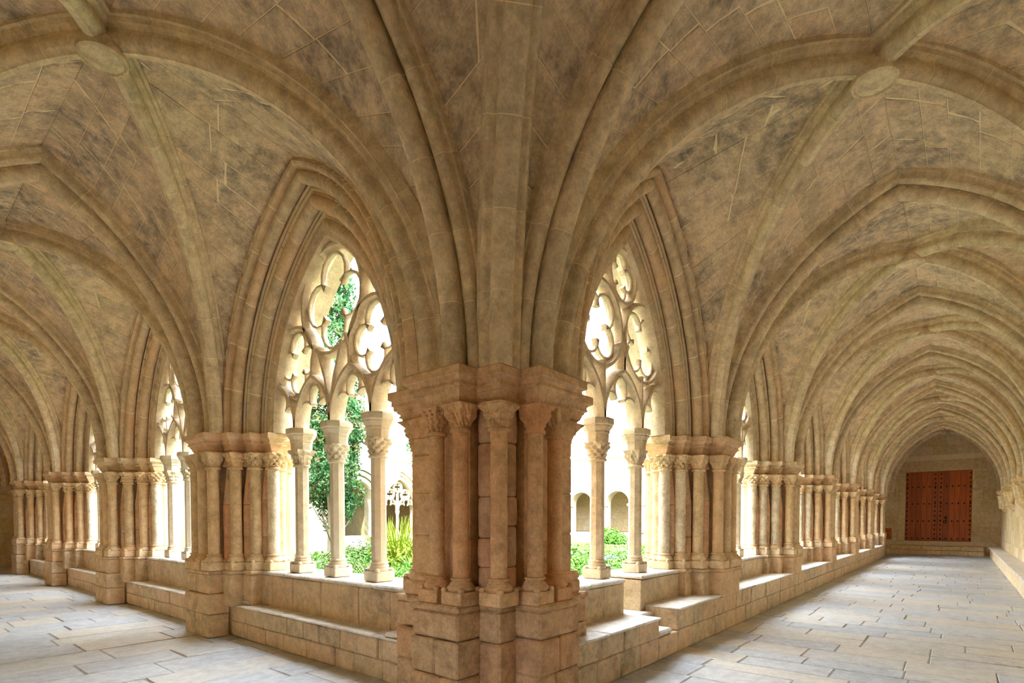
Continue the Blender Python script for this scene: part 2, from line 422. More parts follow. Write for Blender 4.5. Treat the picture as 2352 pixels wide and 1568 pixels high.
def base_mesh(r, half, z0, mat='pier', n=20, h=.225):
    key = (r, half, z0, mat, n, h)
    if key in BASES: return BASES[key]
    mb = MB(); p = h * .5
    mb.add(cbox(-half, half, -half, half, z0, z0 + p, .008))
    rt = half * .98
    prof = [(rt - .012, z0 + p), (rt, z0 + p + h * .08), (rt - .002, z0 + p + h * .15), (rt - .018, z0 + p + h * .22), (r + .028, z0 + p + h * .27), (r + .012, z0 + p + h * .34), (r + .010, z0 + p + h * .38), (r + .022, z0 + p + h * .41), (r + .022, z0 + p + h * .46), (r, z0 + h)]
    mb.add(lathe(prof, n))
    for sx in (-1, 1):
        for sy in (-1, 1):      # corner claws
            d = half * .80; mb.add(lathe([(.028, z0 + p - .002), (.030, z0 + p + .014), (.020, z0 + p + .030), (.002, z0 + p + .036)], 8, sx * d, sy * d))
    me = mesh_data('base', mb.v, mb.f, mat, 40); BASES[key] = me; return me
SH = {}
def shaft_mesh(r, z0, z1, mat, n=20, wob=0):
    key = (r, z0, z1, mat, n, wob)
    if key in SH and not wob: return SH[key]
    prof = [(r * (1 + (rnd.uniform(-wob, wob) if wob else 0)), z0 + (z1 - z0) * i / 14) for i in range(15)] if wob else [(r, z0), (r * .985, (z0 + z1) / 2), (r * .97, z1)]
    me = mesh_data('shaft', *lathe(prof, n, ph=math.pi / n), mat, 50 if n > 8 else None); SH[key] = me; return me
ZB, ZN, ZC = 1.145, 2.345, 2.535       # top of base, neck ring, top of bell
def shaft_set(parent, org, x, y, r, capk, mat='pier', half=.122, zsill=ZD, name='shaft', n=20, capn=48, capm=14, octo=False, wob=0, capmat=None, z1=None):
    loc = (x - org[0], y - org[1], 0)
    s = link(name, shaft_mesh(r, ZB - .01, ZN - .02, mat, 8 if octo else n, wob), parent, loc)
    link('base', base_mesh(r, half, zsill, mat if mat != 'rough' else 'pier', 8 if octo else n), s)
    link('capital', capital_mesh(r, half, ZN, ZC, capk, capn, capm, capmat or (mat if mat != 'rough' else 'pier')), s)
    return s
AB = [(-.118, ZC - .012), (-.112, ZC + .03), (-.092, 2.585), (-.074, 2.632), (-.066, 2.636), (-.062, 2.655), (-.040, 2.668), (-.040, 2.682), (-.050, 2.688), (-.048, 2.702), (-.030, 2.722), (-.006, 2.734), (0, 2.74), (0, 2.80), (-.008, ZS)]
NAMES = ['first', 'second', 'third', 'fourth', 'fifth', 'sixth']

def pier(side, k):
    s = side; u = pc(s, k); P = lambda a, b: mp(s, u + a, b, 0)[:2]
    org = mp(s, u, 0, 0)
    far = k > (2 if s == 'R' else 3)
    lab = ('%s clustered stone pier from the corner along the %s arcade' % (NAMES[k - 1], 'right' if s == 'R' else 'left'))
    o = empty('clustered_pier', org, lab, 'pier', 'clustered piers of the %s arcade' % ('right' if s == 'R' else 'left'))
    # abacus: stepped outline
    half = [(.36, -.88), (.36, -.67), (.58, -.67), (.58, -.47), (.80, -.47), (.80, -.31), (.99, -.31), (.99, -.03), (.82, -.03), (.82, .12), (.60, .12), (.60, .34)]
    out = [P(a, b) for a, b in half] + [P(-a, b) for a, b in half[::-1]]
    MB().add(prism_rings(out, AB)).build('abacus', 'abacus', o, org)
    # core behind the shafts
    hc = [(.20, -.66), (.20, -.47), (.39, -.47), (.39, -.27), (.58, -.27), (.58, -.11), (.78, -.11), (.78, 0), (.64, 0), (.64, .15), (.48, .15), (.48, .30)]
    MB().add(prism_rings([P(a, b) for a, b in hc] + [P(-a, b) for a, b in hc[::-1]], [(0, ZD - .02), (0, ZC + .01)])).build('core', 'pier', o, org)
    # dado blocks
    zb = .0 if s == 'L' else .50
    blocks = [(-.37, .37, -.86, -.60), (-.60, -.30, -.665, -.35), (.30, .60, -.665, -.35), (-.82, -.55, -.485, -.2), (.55, .82, -.485, -.2)]
    for i, (a0, a1, b0, b1) in enumerate(blocks):
        zz = [zb, .32, .60, ZD] if (i == 0 and s == 'L') else [zb if s == 'R' else .42, ZD]
        for z0, z1 in zip(zz, zz[1:]):
            e = .025 if (i == 0 and z1 < ZD) else 0
            mb = MB().add(mpbox(s, u + a0 - e, u + a1 + e, b0 - e, b1, z0 + .002, (z1 - .05) if z1 == ZD else z1 - .004, .012, .004))
            if z1 == ZD: mb.add(mpbox(s, u + a0 - .022, u + a1 + .022, b0 - .022, b1, ZD - .052, ZD, .016))
            mb.build('plinth_block', 'base', o, org)
    n, cn, cm = (12, 16, 6) if far else (20, 48, 14)
    pos = [(0, -.76), (-.29, -.745), (.29, -.745), (-.495, -.53), (.495, -.53), (-.69, -.345), (.69, -.345), (-.875, -.185), (.875, -.185), (-.73, -.005), (.73, -.005), (-.50, .205), (.50, .205)]
    for i, (a, b) in enumerate(pos):
        x, y = P(a, b); small = i >= 9
        kd = [0, 0, 0, 2, 2, 1, 1, 1, 1, 1, 1, 0, 0][i]
        if s == 'R' and i in (3, 4): kd = 0
        rough = i in (7, 8) or (s == 'R' and i in (5, 6)) or (s == 'R' and k == 2 and i == 3)
        shaft_set(o, org, x, y, .062 if small else .076, kd, 'rough' if rough else 'pier', .105 if small else .128, n=n, capn=cn, capm=cm, wob=.05 if rough else 0)
    for a, b in [(.355, -.555), (.55, -.37), (.74, -.205)]:      # drum-built rolls in the re-entrant angles
        for sg in (-1, 1):
            x, y = P(a * sg, b); z = ZD; hs = [.45, .52, .46]
            rnd.shuffle(hs)
            for hgt in hs + [ZC - ZD - sum(hs)]:
                MB().add(lathe([(.074, z + .002), (.082, z + .012), (.082 if z + hgt < ZN else .03, z + hgt - .012), (.074 if z + hgt < ZN else .028, z + hgt - .002)], 12, x, y)).build('drum', 'drum', o, org, 50); z += hgt
    return o

# ------------------------------------------------------------------ corner pier
def corner_pier():
    o = empty('corner_pier', (0, 0, 0), 'big corner pier of clustered shafts where the two arcades meet', 'pier')
    def out(half): return half + [(y, x) for x, y in half[::-1]]
    h = [(.12, .95), (-.05, .95), (-.05, 1.10), (-.31, 1.10), (-.31, .93), (-.47, .93), (-.47, .74), (-.66, .74), (-.66, .178), (-.94, .178), (-.94, -.495), (-.74, -.495), (-.74, -.74)]
    pts = h + [(y, x) for x, y in h[-2::-1]]
    MB().add(prism_rings(pts, AB)).build('abacus', 'redpier', o)
    c = [(.12, .80), (-.12, .80), (-.12, .68), (-.28, .68), (-.28, .43), (-.60, .43), (-.60, .20), (-.62, .20), (-.62, -.30), (-.48, -.30), (-.48, -.48)]
    MB().add(prism_rings(c + [(y, x) for x, y in c[-2::-1]], [(0, .3), (0, ZC + .01)])).build('core', 'redpier', o)
    def both(nm, mat, x0, x1, y0, y1, z0, z1, ch=.014, lip=False):
        for sw in (0, 1):
            a = (x0, x1, y0, y1) if not sw else (y0, y1, x0, x1)
            mb = MB().add(cbox(*a, z0 + .003, z1 - (.055 if lip else .004), ch, .005))
            if lip: mb.add(cbox(a[0] - .02, a[1] + .02, a[2] - .02, a[3] + .02, z1 - .055, z1, .018))
            mb.build(nm, mat, o)
    for z0, z1 in ((.0, .33), (.33, .63)):      # lower courses, two stones each on the faces
        both('plinth_block', 'redbase', -.885, -.45, -.41, -.13 if z0 else -.2, z0, z1)
        both('plinth_block', 'redbase', -.885, -.45, -.125 if z0 else -.195, .165, z0, z1)
        both('plinth_block', 'redbase', -.675, -.2, .16, .62, z0, z1)
    both('plinth_block', 'redbase', -.88, -.45, -.405, .155, .635, ZD, .02, True)
    both('plinth_block', 'redbase', -.67, -.2, .16, .62, .635, ZD, .02, True)
    for z0, z1, lip in ((0, .60, False), (.60, ZD, True)):
        mb = MB().add(cbox(-.62, -.38, -.62, -.38, z0 + .003, z1 - .004 - (.05 if lip else 0), .02, .004))
        if lip: mb.add(cbox(-.635, -.38, -.635, -.38, ZD - .055, ZD, .018))
        mb.build('plinth_block', 'redbase', o)
    # flat pilasters with worm-eaten face and flared heads
    for sw in (0, 1):
        a = (-.615, -.30, .17, .435) if not sw else (.17, .435, -.615, -.30)
        zz = [1.12, 1.48, 1.86, 2.2, 2.36]
        for z0, z1 in zip(zz, zz[1:]): MB().add(cbox(*a, z0 + .002, z1 - .002, .012, .003)).build('pilaster_block', 'redpier', o)
        b = (-.66, -.28, .15, .53) if not sw else (.15, .53, -.66, -.28)
        mb = MB().add(cbox(*b, ZD, 1.05, .02)).add(cbox(b[0] + .02, b[1], b[2], b[3] - .04, 1.04, 1.13, .03)); mb.build('pilaster_base', 'redpier', o)
        r = []
        for t in [0, .25, .5, .75, .9, 1]:
            q = t ** 1.6; y1 = .435 + .235 * q; x0 = -.615 - .0 * q
            ring = [(x0, .17), (x0, y1), (-.2, y1), (-.2, .17)]
            if sw: ring = [(p[1], p[0]) for p in ring][::-1]
            r.append([(p[0], p[1], 2.355 + (ZC - 2.355) * t) for p in ring])
        MB().add(loft(r)).build('pilaster_capital', 'redpier', o, smooth=30)
    # shafts
    for (x, y), kd in (((-.755, -.325), 0), ((-.745, -.03), 3), ((-.60, -.60), 2), ((-.325, -.755), 0), ((-.03, -.745), 0)):
        ctr = abs(x - y) < .01
        shaft_set(o, (0, 0, 0), x, y, .066 if not ctr else .070, kd, 'redpier', .118, n=24, capn=72, capm=22, wob=.035 if ctr else 0)
    for x, y in ((-.345, .66), (-.185, .84), (.0, .80), (.66, -.345), (.84, -.185), (.80, .0)):
        shaft_set(o, (0, 0, 0), x, y, .07, 1, 'redpier', .12)
    for x, y in ((-.585, -.18), (-.535, -.43), (-.43, -.535), (-.18, -.585)):
        z = ZD; hs = [.24, .34, .44, .30]; rnd.shuffle(hs)
        for hgt in hs + [ZC - ZD - sum(hs)]:
            r = rnd.uniform(.076, .088)
            MB().add(lathe([(r - .012, z + .003), (r, z + .018), (r + .004, z + hgt * .5), (r, z + hgt - .018), (r - .012, z + hgt - .003)], 16, x, y)).build('drum', 'drum', o, smooth=50); z += hgt
    return o

# ------------------------------------------------------------------ windows: archivolts, tracery, mullions
def order_sec(ds, v, r=.078):
    a = [(ds + r * math.cos(R_(t)), v + r * math.sin(R_(t))) for t in (70, 100, 130, 160, 190, 220, 250, 280, 310, 335)]
    return a + [(ds + .09, v - .045), (ds + .105, v - .025), (ds + .125, v - .06), (ds + .15, v - .06), (ds + .16, v - .085), (ds + .34, v - .085), (ds + .34, v + .14), (ds + .03, v + .14)]
ORD = [order_sec(.107, -.185), order_sec(.297, -.345), order_sec(.487, -.508, .072)]
LAB = [(.55, -.52), (.56, -.60)] + [(.60 + .035 * math.cos(R_(t)), -.61 + .035 * math.sin(R_(t))) for t in (180, 225, 270, 315)] + [(.645, -.60), (.66, -.64), (.70, -.645), (.78, -.60), (.78, -.45), (.55, -.45)]
def arch_sweep(side, sec, uc, half, t0, t1, n, s0=None, rise=None, z0=ZS):
    s0 = s0 or S0[side]; rise = rise or RISE0
    R0 = (s0 * s0 + rise * rise) / (2 * s0); ca = R0 - s0
    rings = []
    for i in range(n + 1):
        t = t0 + (t1 - t0) * i / n; ring = []
        for ds, v in sec:
            r = R0 + ds; am = math.acos(max(-1, min(1, ca / r))) if ca > 0 else math.acos(ca / r)
            a = t * am
            x = -(r * math.cos(a) - ca)        # left half, from -s to 0
            ring.append(mp(side, uc + x * half, v, z0 + r * math.sin(a)))
        rings.append(ring)
    return loft(rings)
def circ(cu, cz, r, n=40): return [(cu + r * math.cos(2 * math.pi * i / n), cz + r * math.sin(2 * math.pi * i / n)) for i in range(n)]
def bar2d(side, pts, wd, dep, v0, closed=False, ch=.5):
    """chamfered bar along a polyline in the (u, z) plane of the tracery"""
    n = len(pts); rings = []
    for i in range(n):
        if closed: a, b = pts[i - 1], pts[(i + 1) % n]
        else: a, b = pts[max(0, i - 1)], pts[min(n - 1, i + 1)]
        tx, tz = b[0] - a[0], b[1] - a[1]; L = math.hypot(tx, tz) or 1; nx, nz = -tz / L, tx / L
        sec = [(-wd / 2, -dep * ch * .35), (-wd * .22, -dep / 2), (wd * .22, -dep / 2), (wd / 2, -dep * ch * .35), (wd / 2, dep * ch * .35), (wd * .22, dep / 2), (-wd * .22, dep / 2), (-wd / 2, dep * ch * .35)]
        rings.append([mp(side, pts[i][0] + nx * q, v0 + d, pts[i][1] + nz * q) for q, d in sec])
    if closed: rings.append(rings[0])
    return loft(rings, True, not closed)
def foil(cu, cz, r, n, rot, k=.53):
    """outline of an n-foil inside a circle r"""
    d = r * (1 - k) ; rl = r * k; pts = []
    h = math.pi / n; half = math.pi - math.acos(max(-1, min(1, d * math.cos(math.pi / 2) / rl)))
    # lobes meet on the rays half way between their centres
    s_ = d * math.sin(h); cd_ = d * math.cos(h); q = cd_ + math.sqrt(max(0, rl * rl - s_ * s_))
    ix, iy = q * math.cos(h) - d, q * math.sin(h); am = math.atan2(iy, ix)
    for i in range(n):
        c = rot + 2 * math.pi * i / n
        for j in range(9):
            a = -am + 2 * am * j / 8
            pts.append((cu + d * math.cos(c) + rl * math.cos(c + a), cz + d * math.sin(c) + rl * math.sin(c + a)))
    return pts
def cusp_foil(cu, cz, r, n, rot):
    d = r * .50; rl = r * .41; pts = []
    h = math.pi / n; am = math.pi * .72
    for i in range(n):
        c = rot + 2 * math.pi * i / n
        for j in range(11):
            a = -am + 2 * am * j / 10
            pts.append((cu + d * math.cos(c) + rl * math.cos(c + a), cz + d * math.sin(c) + rl * math.sin(c + a)))
    return pts
def head(cu, hw, rise, n=8, z0=ZS):
    R = (hw * hw + rise * rise) / (2 * hw); am = math.acos((R - hw) / R)
    l = [(cu - hw + R - R * math.cos(am * i / n), z0 + R * math.sin(am * i / n)) for i in range(n + 1)]
    return l + [(2 * cu - x, z) for x, z in l[-2::-1]]
def trefoil_head(cu, hw, rise, z0=ZS):
    """cusped inner line of a light: two side lobes and a top lobe"""
    r = hw * .46; pts = []
    lc = (cu - hw + r, z0 + rise * .26)
    pts.append((cu - hw, z0))
    for a in range(180, 44, -15): pts.append((lc[0] + r * math.cos(R_(a)), lc[1] + r * math.sin(R_(a))))
    ex, ez = pts[-1]; dx = ex - cu; tz = ez + abs(dx) * 1.15; rt = math.hypot(dx, ez - tz); a0 = math.degrees(math.atan2(ez - tz, dx)) % 360
    for i in range(1, 8): a = a0 + (90 - a0) * i / 7; pts.append((cu + rt * math.cos(R_(a)), tz + rt * math.sin(R_(a)) * 1.12))
    return pts + [(2 * cu - x, z) for x, z in pts[::-1]]
TRC = {}
def tracery_mesh(side):
    if side in TRC: return TRC[side]
    mb = MB(); V = -.10; s0 = S0[side]
    # frame band along the arch
    for hf in (1, -1): mb.add(arch_sweep(side, [(.0, V - .13), (.10, V - .13), (.30, V + .02), (.10, V + .14), (.0, V + .14), (-.04, V + .07), (-.04, V - .06)], 0, hf, 0, 1, 14))
    if side == 'L':
        wd = .83; heads = (-1.245, -.415, .415, 1.245); hw, rise = .415, .62
        rounds = [(0, 4.285, .64, math.pi / 2, 4), (-.83, 3.675, .445, math.pi / 2, 4), (.83, 3.675, .445, math.pi / 2, 4)]
        extra = [[(-.415, 3.42), (-.40, 3.62), (-.33, 3.80)], [(.415, 3.42), (.40, 3.62), (.33, 3.80)], [(0, ZS), (0, 3.0), (-.10, 3.35), (-.27, 3.74)], [(0, ZS), (0, 3.0), (.10, 3.35), (.27, 3.74)]]
    else:
        wd = .98; heads = (-.98, 0, .98); hw, rise = .49, .66
        rounds = [(-.545, 3.93, .50, math.pi / 4, 4), (.545, 3.93, .50, math.pi / 4, 4), (0, 4.64, .33, math.pi / 2, 4)]
        extra = [[(0, 3.47), (0, 3.62), (.10, 3.80)], [(0, 3.47), (0, 3.62), (-.10, 3.80)], [(-.49, ZS), (-.49, 3.5)], [(.49, ZS), (.49, 3.5)]]
    for cu, cz, r, rot, n in rounds:
        mb.add(bar2d(side, circ(cu, cz, r), .085, .17, V, True, .35))
        mb.add(bar2d(side, cusp_foil(cu, cz, r * .98, n, rot), .036, .075, V, True, .9))
    for cu in heads:
        mb.add(bar2d(side, head(cu, hw, rise), .09, .21, V, False, .35))
        mb.add(bar2d(side, trefoil_head(cu, hw * .93, rise * .95), .04, .10, V, False, .9))
    for e in extra: mb.add(bar2d(side, e, .085, .20, V, False, .4))
    me = mesh_data('tracery', mb.v, mb.f, 'tracery', 35); TRC[side] = me; return me
def window(side, k, n):
    s = side; b = bc(s, k); org = mp(s, b, 0, 0)
    near = k == 1
    o = empty('window_%d' % n, org, 'unglazed traceried %s-light window in the %s bay of the %s arcade' % ('four' if s == 'L' else 'three', NAMES[k - 1], 'left' if s == 'L' else 'right'), 'window', None, 'structure')
    link('tracery', tracery_mesh(s), o)
    for sec in ORD + [LAB]:
        for hf in (1, -1):
            m = 6 if near else (4 if k == 2 else 1)
            if m > 1:
                cx = sum(q[0] for q in sec) / len(sec); cv = sum(q[1] for q in sec) / len(sec)
                MB().add(arch_sweep(s, [(q[0] + (cx - q[0]) * .035, q[1] + (cv - q[1]) * .035) for q in sec], b, hf, 0, 1, 16)).build('mortar_core', 'mortar', o, org, 40)
            for i in range(m):
                g = .0025 if m > 1 else 0
                MB().add(arch_sweep(s, sec, b, hf, i / m + g, (i + 1) / m - g, 3 if m > 1 else 12)).build('voussoir' if m > 1 else 'archivolt', 'mold', o, org, 40)
    mull = (-.83, 0, .83) if s == 'L' else (-.49, .49)
    for i, a in enumerate(mull):
        x, y, _ = mp(s, b + a, -.10, 0)
        new = (s == 'L' and k == 1 and i < 2) or (s == 'L' and k > 1 and i == 1)
        mat = 'newstone' if new else 'tracery'
        sh = shaft_set(o, org, x, y, .088, [1, 1, 2][i] if s == 'L' else [1, 0][i], mat, .125, name='mullion', octo=True, capn=48 if k < 3 else 16, capm=14 if k < 3 else 6)
        link('abacus', mull_ab(mat), sh)
    # wall above and behind the arch, towards the garden
    L = BAY[s] / 2
    top = 7.2; mb = MB(); N = 24; pts = []
    R0 = (S0[s] ** 2 + RISE0 ** 2) / (2 * S0[s]); ca = R0 - S0[s]; r = R0 + .26
    am = math.acos(ca / r)
    for i in range(N + 1): a = am * i / N; pts.append((-(r * math.cos(a) - ca), ZS + r * math.sin(a)))
    pts = [(-L, ZS)] + pts; pts = pts + [(-x, z) for x, z in pts[-2::-1]]
    vv = []; ff = []
    for x, z in pts:
        for v in (.0, .42):
            vv.append(mp(s, b + x, v, z)); vv.append(mp(s, b + x, v, top))
    for i in range(len(pts) - 1):
        q = i * 4; ff += [(q, q + 4, q + 5, q + 1), (q + 2, q + 3, q + 7, q + 6), (q, q + 2, q + 6, q + 4), (q + 1, q + 5, q + 7, q + 3)]
    mb.add((vv, ff)).build('spandrel_wall', 'facade', o, org)
    return o
MA = {}
def mull_ab(mat):
    if mat in MA: return MA[mat]
    def oc(r, z): return [(r / math.cos(math.pi / 8) * math.cos(math.pi / 8 + math.pi / 4 * i), r / math.cos(math.pi / 8) * math.sin(math.pi / 8 + math.pi / 4 * i), z) for i in range(8)]
    me = mesh_data('abacus', *loft([oc(.122, ZC - .01), (oc(.126, 2.63)), oc(.135, 2.64), oc(.135, 2.665), oc(.165, 2.71), oc(.165, 2.725), oc(.18, 2.74), oc(.18, 2.80), oc(.175, ZS)]), mat, 30); MA[mat] = me; return me

# ------------------------------------------------------------------ masonry walls of single stones
def courses(parent, org, side, u0, u1, v0, v1, zs, mat, ln=.5, name='stone_block', gap=.006, jit=.004, ch=.010, first=None):
    for z0, z1 in zip(zs, zs[1:]):
        us = [u0]
        while us[-1] < u1 - ln * .75: us.append(us[-1] + ln * rnd.uniform(.65, 1.3))
        us[-1] = u1 if len(us) > 1 else us[-1]
        if len(us) == 1: us.append(u1)
        for a, b in zip(us, us[1:]):
            if b - a < .05: continue
            d = rnd.uniform(-.006, .006)
            MB().add(mpbox(side, a + gap / 2, b - gap / 2, v0 + d, v1, z0 + gap / 2, z1 - gap / 2, ch, jit)).build(name, mat, parent, org)
def seat_walls():
    # left arcade: bench and sill wall between the piers
    for k in range(1, NB['L'] + 1):
        a = pc('L', k - 1) + (.60 if k > 1 else .46); b = pc('L', k) - .36; org = mp('L', (a + b) / 2, -.4, 0)
        ob = empty('stone_bench', org, 'low stone bench below the %s window of the left arcade' % NAMES[k - 1], 'bench', 'benches between the left piers')
        MB().add(mpbox('L', a, b + .3, -.555, -.2, .0, .43, .002)).build('mortar_core', 'mortar', ob, org)
        lo = -.565
        if k > 1: a -= .22
        courses(ob, org, 'L', a, b, lo - .012, -.40, [.0, .21, .42], 'bench', .46 if k < 3 else .7)
        courses(ob, org, 'L', a, b, lo - .03, -.30, [.418, .450], 'benchtop', .75, 'seat_slab')
        ow = empty('wall_sill', mp('L', (a + b) / 2, -.1, 0), 'stone sill wall behind the bench under the %s left window' % NAMES[k - 1], 'wall', None, 'structure')
        org = ow.location[:]
        a2, b2 = pc('L', k - 1) + (.62 if k > 1 else .5), pc('L', k) - .62
        courses(ow, org, 'L', a2, b2, -.335, .30, [.30, ZD - .055], 'bench', .62)
        courses(ow, org, 'L', a2 - .1, b2 + .1, -.355, .32, [ZD - .055, ZD - .001], 'benchtop', .9, 'sill_slab', ch=.016)
    # right arcade: continuous bench with a broken gap in the first bay
    runs = [(.12, 1.93, .505, 'short length of stone bench beside the corner pier'), (2.47, pc('R', 6) + .36, .545, 'long stone bench running under the right arcade to its end')]
    for a, b, zt, lab in runs:
        org = mp('R', a, -.6, 0); ob = empty('stone_bench', org, lab, 'bench')
        MB().add(mpbox('R', a + .02, b - .02, -.80, -.1, .0, zt - .03, .002)).build('mortar_core', 'mortar', ob, org)
        courses(ob, org, 'R', a, b, -.825, -.5, [.0, .265, zt - .03], 'bench', .42)
        courses(ob, org, 'R', a, b, -.855, -.2, [zt - .032, zt], 'benchtop', .8, 'seat_slab')
    g = empty('stone_step', mp('R', 2.2, -.5, 0), 'worn low stone step in the gap of the right bench', 'step')
    org = g.location[:]
    courses(g, org, 'R', 1.93, 2.47, -.82, -.1, [.0, .26], 'bench', .6)
    courses(g, org, 'R', 1.93, 2.30, -.84, .3, [.262, .335], 'benchtop', .4, 'step_slab', ch=.02)
    courses(g, org, 'R', 1.98, 2.45, -.50, .3, [.336, .47], 'benchtop', .5, 'step_slab', ch=.02)
    for k in range(1, NB['R'] + 1):
        segs = [(pc('R', k - 1) + .62, pc('R', k) - .62)] if k > 1 else [(.5, 1.93), (2.36, pc('R', 1) - .62)]
        for j, (a, b) in enumerate(segs):
            org = mp('R', (a + b) / 2, -.1, 0)
            lab = ('stone sill wall under the %s right window' % NAMES[k - 1]) if k > 1 else ('stone sill wall between corner pier and the gap' if j == 0 else 'stone sill wall beyond the gap with a notched corner')
            ow = empty('wall_sill', org, lab, 'wall', None, 'structure')
            courses(ow, org, 'R', a, b, -.385, .30, [.40 if not (k == 1) else .30, ZD - .055], 'bench', .55)
            courses(ow, org, 'R', a, b, -.405, .32, [ZD - .055, ZD - .001], 'benchtop', .9, 'sill_slab', ch=.016)

# ------------------------------------------------------------------ floor
def floor():
    def slabs(o, org, side, u0, u1, v0, v1, wd, ln, cap=300):
        u = u0; cnt = 0; rest = MB()
        while u < u1 - .05:
            d = wd * rnd.uniform(.75, 1.3); e = min(u1, u + d); v = v1
            first = True
            while v > v0 + .05:
                l = ln * rnd.uniform(.6, 1.5) * (.6 if first else 1); first = False; q = max(v0, v - l)
                if q - v0 < .25: q = v0
                g = .007; dz = rnd.uniform(-.004, .004)
                vf = mpbox(side, u + g, e - g, q + g, v - g, -.06, dz, .008, .004)
                if cnt < cap: MB().add(vf).build('paving_slab', 'slab', o, org); cnt += 1
                else: rest.add(vf)
                v = q
            u = e
        if rest.v: tag(rest.build('paving_slabs', 'slab', o, org), kind='stuff')
    f1 = tag(MB().add(cbox(-5.2, .2, -5.6, 24, -.3, -.008, .001)).build('floor', 'joint'), 'stone paving of the left gallery and the corner bay', 'floor', None, 'structure')
    slabs(f1, (0, 0, 0), 'L', -1.2, 24, -4.6, -.3, .55, .95)
    f2 = tag(MB().add(cbox(-5.2, 30, -5.6, .1, -.31, -.009, .001)).build('floor', 'joint'), 'stone paving of the right gallery up to the wooden door', 'floor', None, 'structure')
    slabs(f2, (0, 0, 0), 'R', -5.0, -4.6, -5.1, -1.2, .4, .9, 0)
    slabs(f2, (0, 0, 0), 'R', -4.6, 29.5, -5.1, -.3 if False else -.7, .44, .95, 290)
    slabs(f1, (0, 0, 0), 'R', -4.6, -.3, -1.2, -1.19, .4, .9, 0)

corner_vault(); gallery_vaults('R'); gallery_vaults('L')
corner_pier()
for s in 'RL':
    for k in range(1, NB[s] + 1): pier(s, k)
n = 0
for s in 'LR':
    for k in range(1, NB[s] + 1): n += 1; window(s, k, n)
seat_walls(); floor()
#@@MORE@@
# ------------------------------------------------------------------ outer walls, door, steps
def ashlar(parent, org, axis, plane, thick, a0, a1, z0, z1, mat, ln=.7, hc=.38, holes=(), face=1, name='wall_stone', cap=300, gap=.008):
    """single squared stones on a wall plane; axis 'x': wall runs along x at y=plane, axis 'y': runs along y at x=plane; face = side of the stones"""
    rest = MB(); cnt = 0; z = z0
    while z < z1 - .05:
        h = hc * rnd.uniform(.85, 1.2); zt = min(z1, z + h)
        if z1 - zt < .12: zt = z1
        a = a0 - rnd.uniform(0, .3)
        while a < a1:
            b = a + ln * rnd.uniform(.6, 1.4); x0, x1 = max(a, a0), min(b, a1)
            segs = [(x0, x1)]
            for (h0, h1, hz0, hz1) in holes:
                if zt > hz0 + .02 and z < hz1 - .02:
                    ns = []
                    for p, q in segs:
                        if q <= h0 or p >= h1: ns.append((p, q))
                        else:
                            if p < h0: ns.append((p, h0))
                            if q > h1: ns.append((h1, q))
                    segs = ns
            for p, q in segs:
                if q - p < .06: continue
                t = rnd.uniform(.008, .020)
                lo, hi = (plane - .02, plane + t) if face > 0 else (plane - t, plane + .02)
                vf = cbox(p + gap / 2, q - gap / 2, lo, hi, z + gap / 2, zt - gap / 2, .006, .002) if axis == 'x' else cbox(lo, hi, p + gap / 2, q - gap / 2, z + gap / 2, zt - gap / 2, .006, .002)
                if cnt < cap: MB().add(vf).build(name, mat, parent, org); cnt += 1
                else: rest.add(vf)
            a = b
        z = zt
    if rest.v: tag(rest.build(name + 's', mat, parent, org), kind='stuff')
YW = WALLV['R']; XE = 29.5
DY0, DY1, DZ0, DZ1 = -3.83, -1.30, .64, 4.02
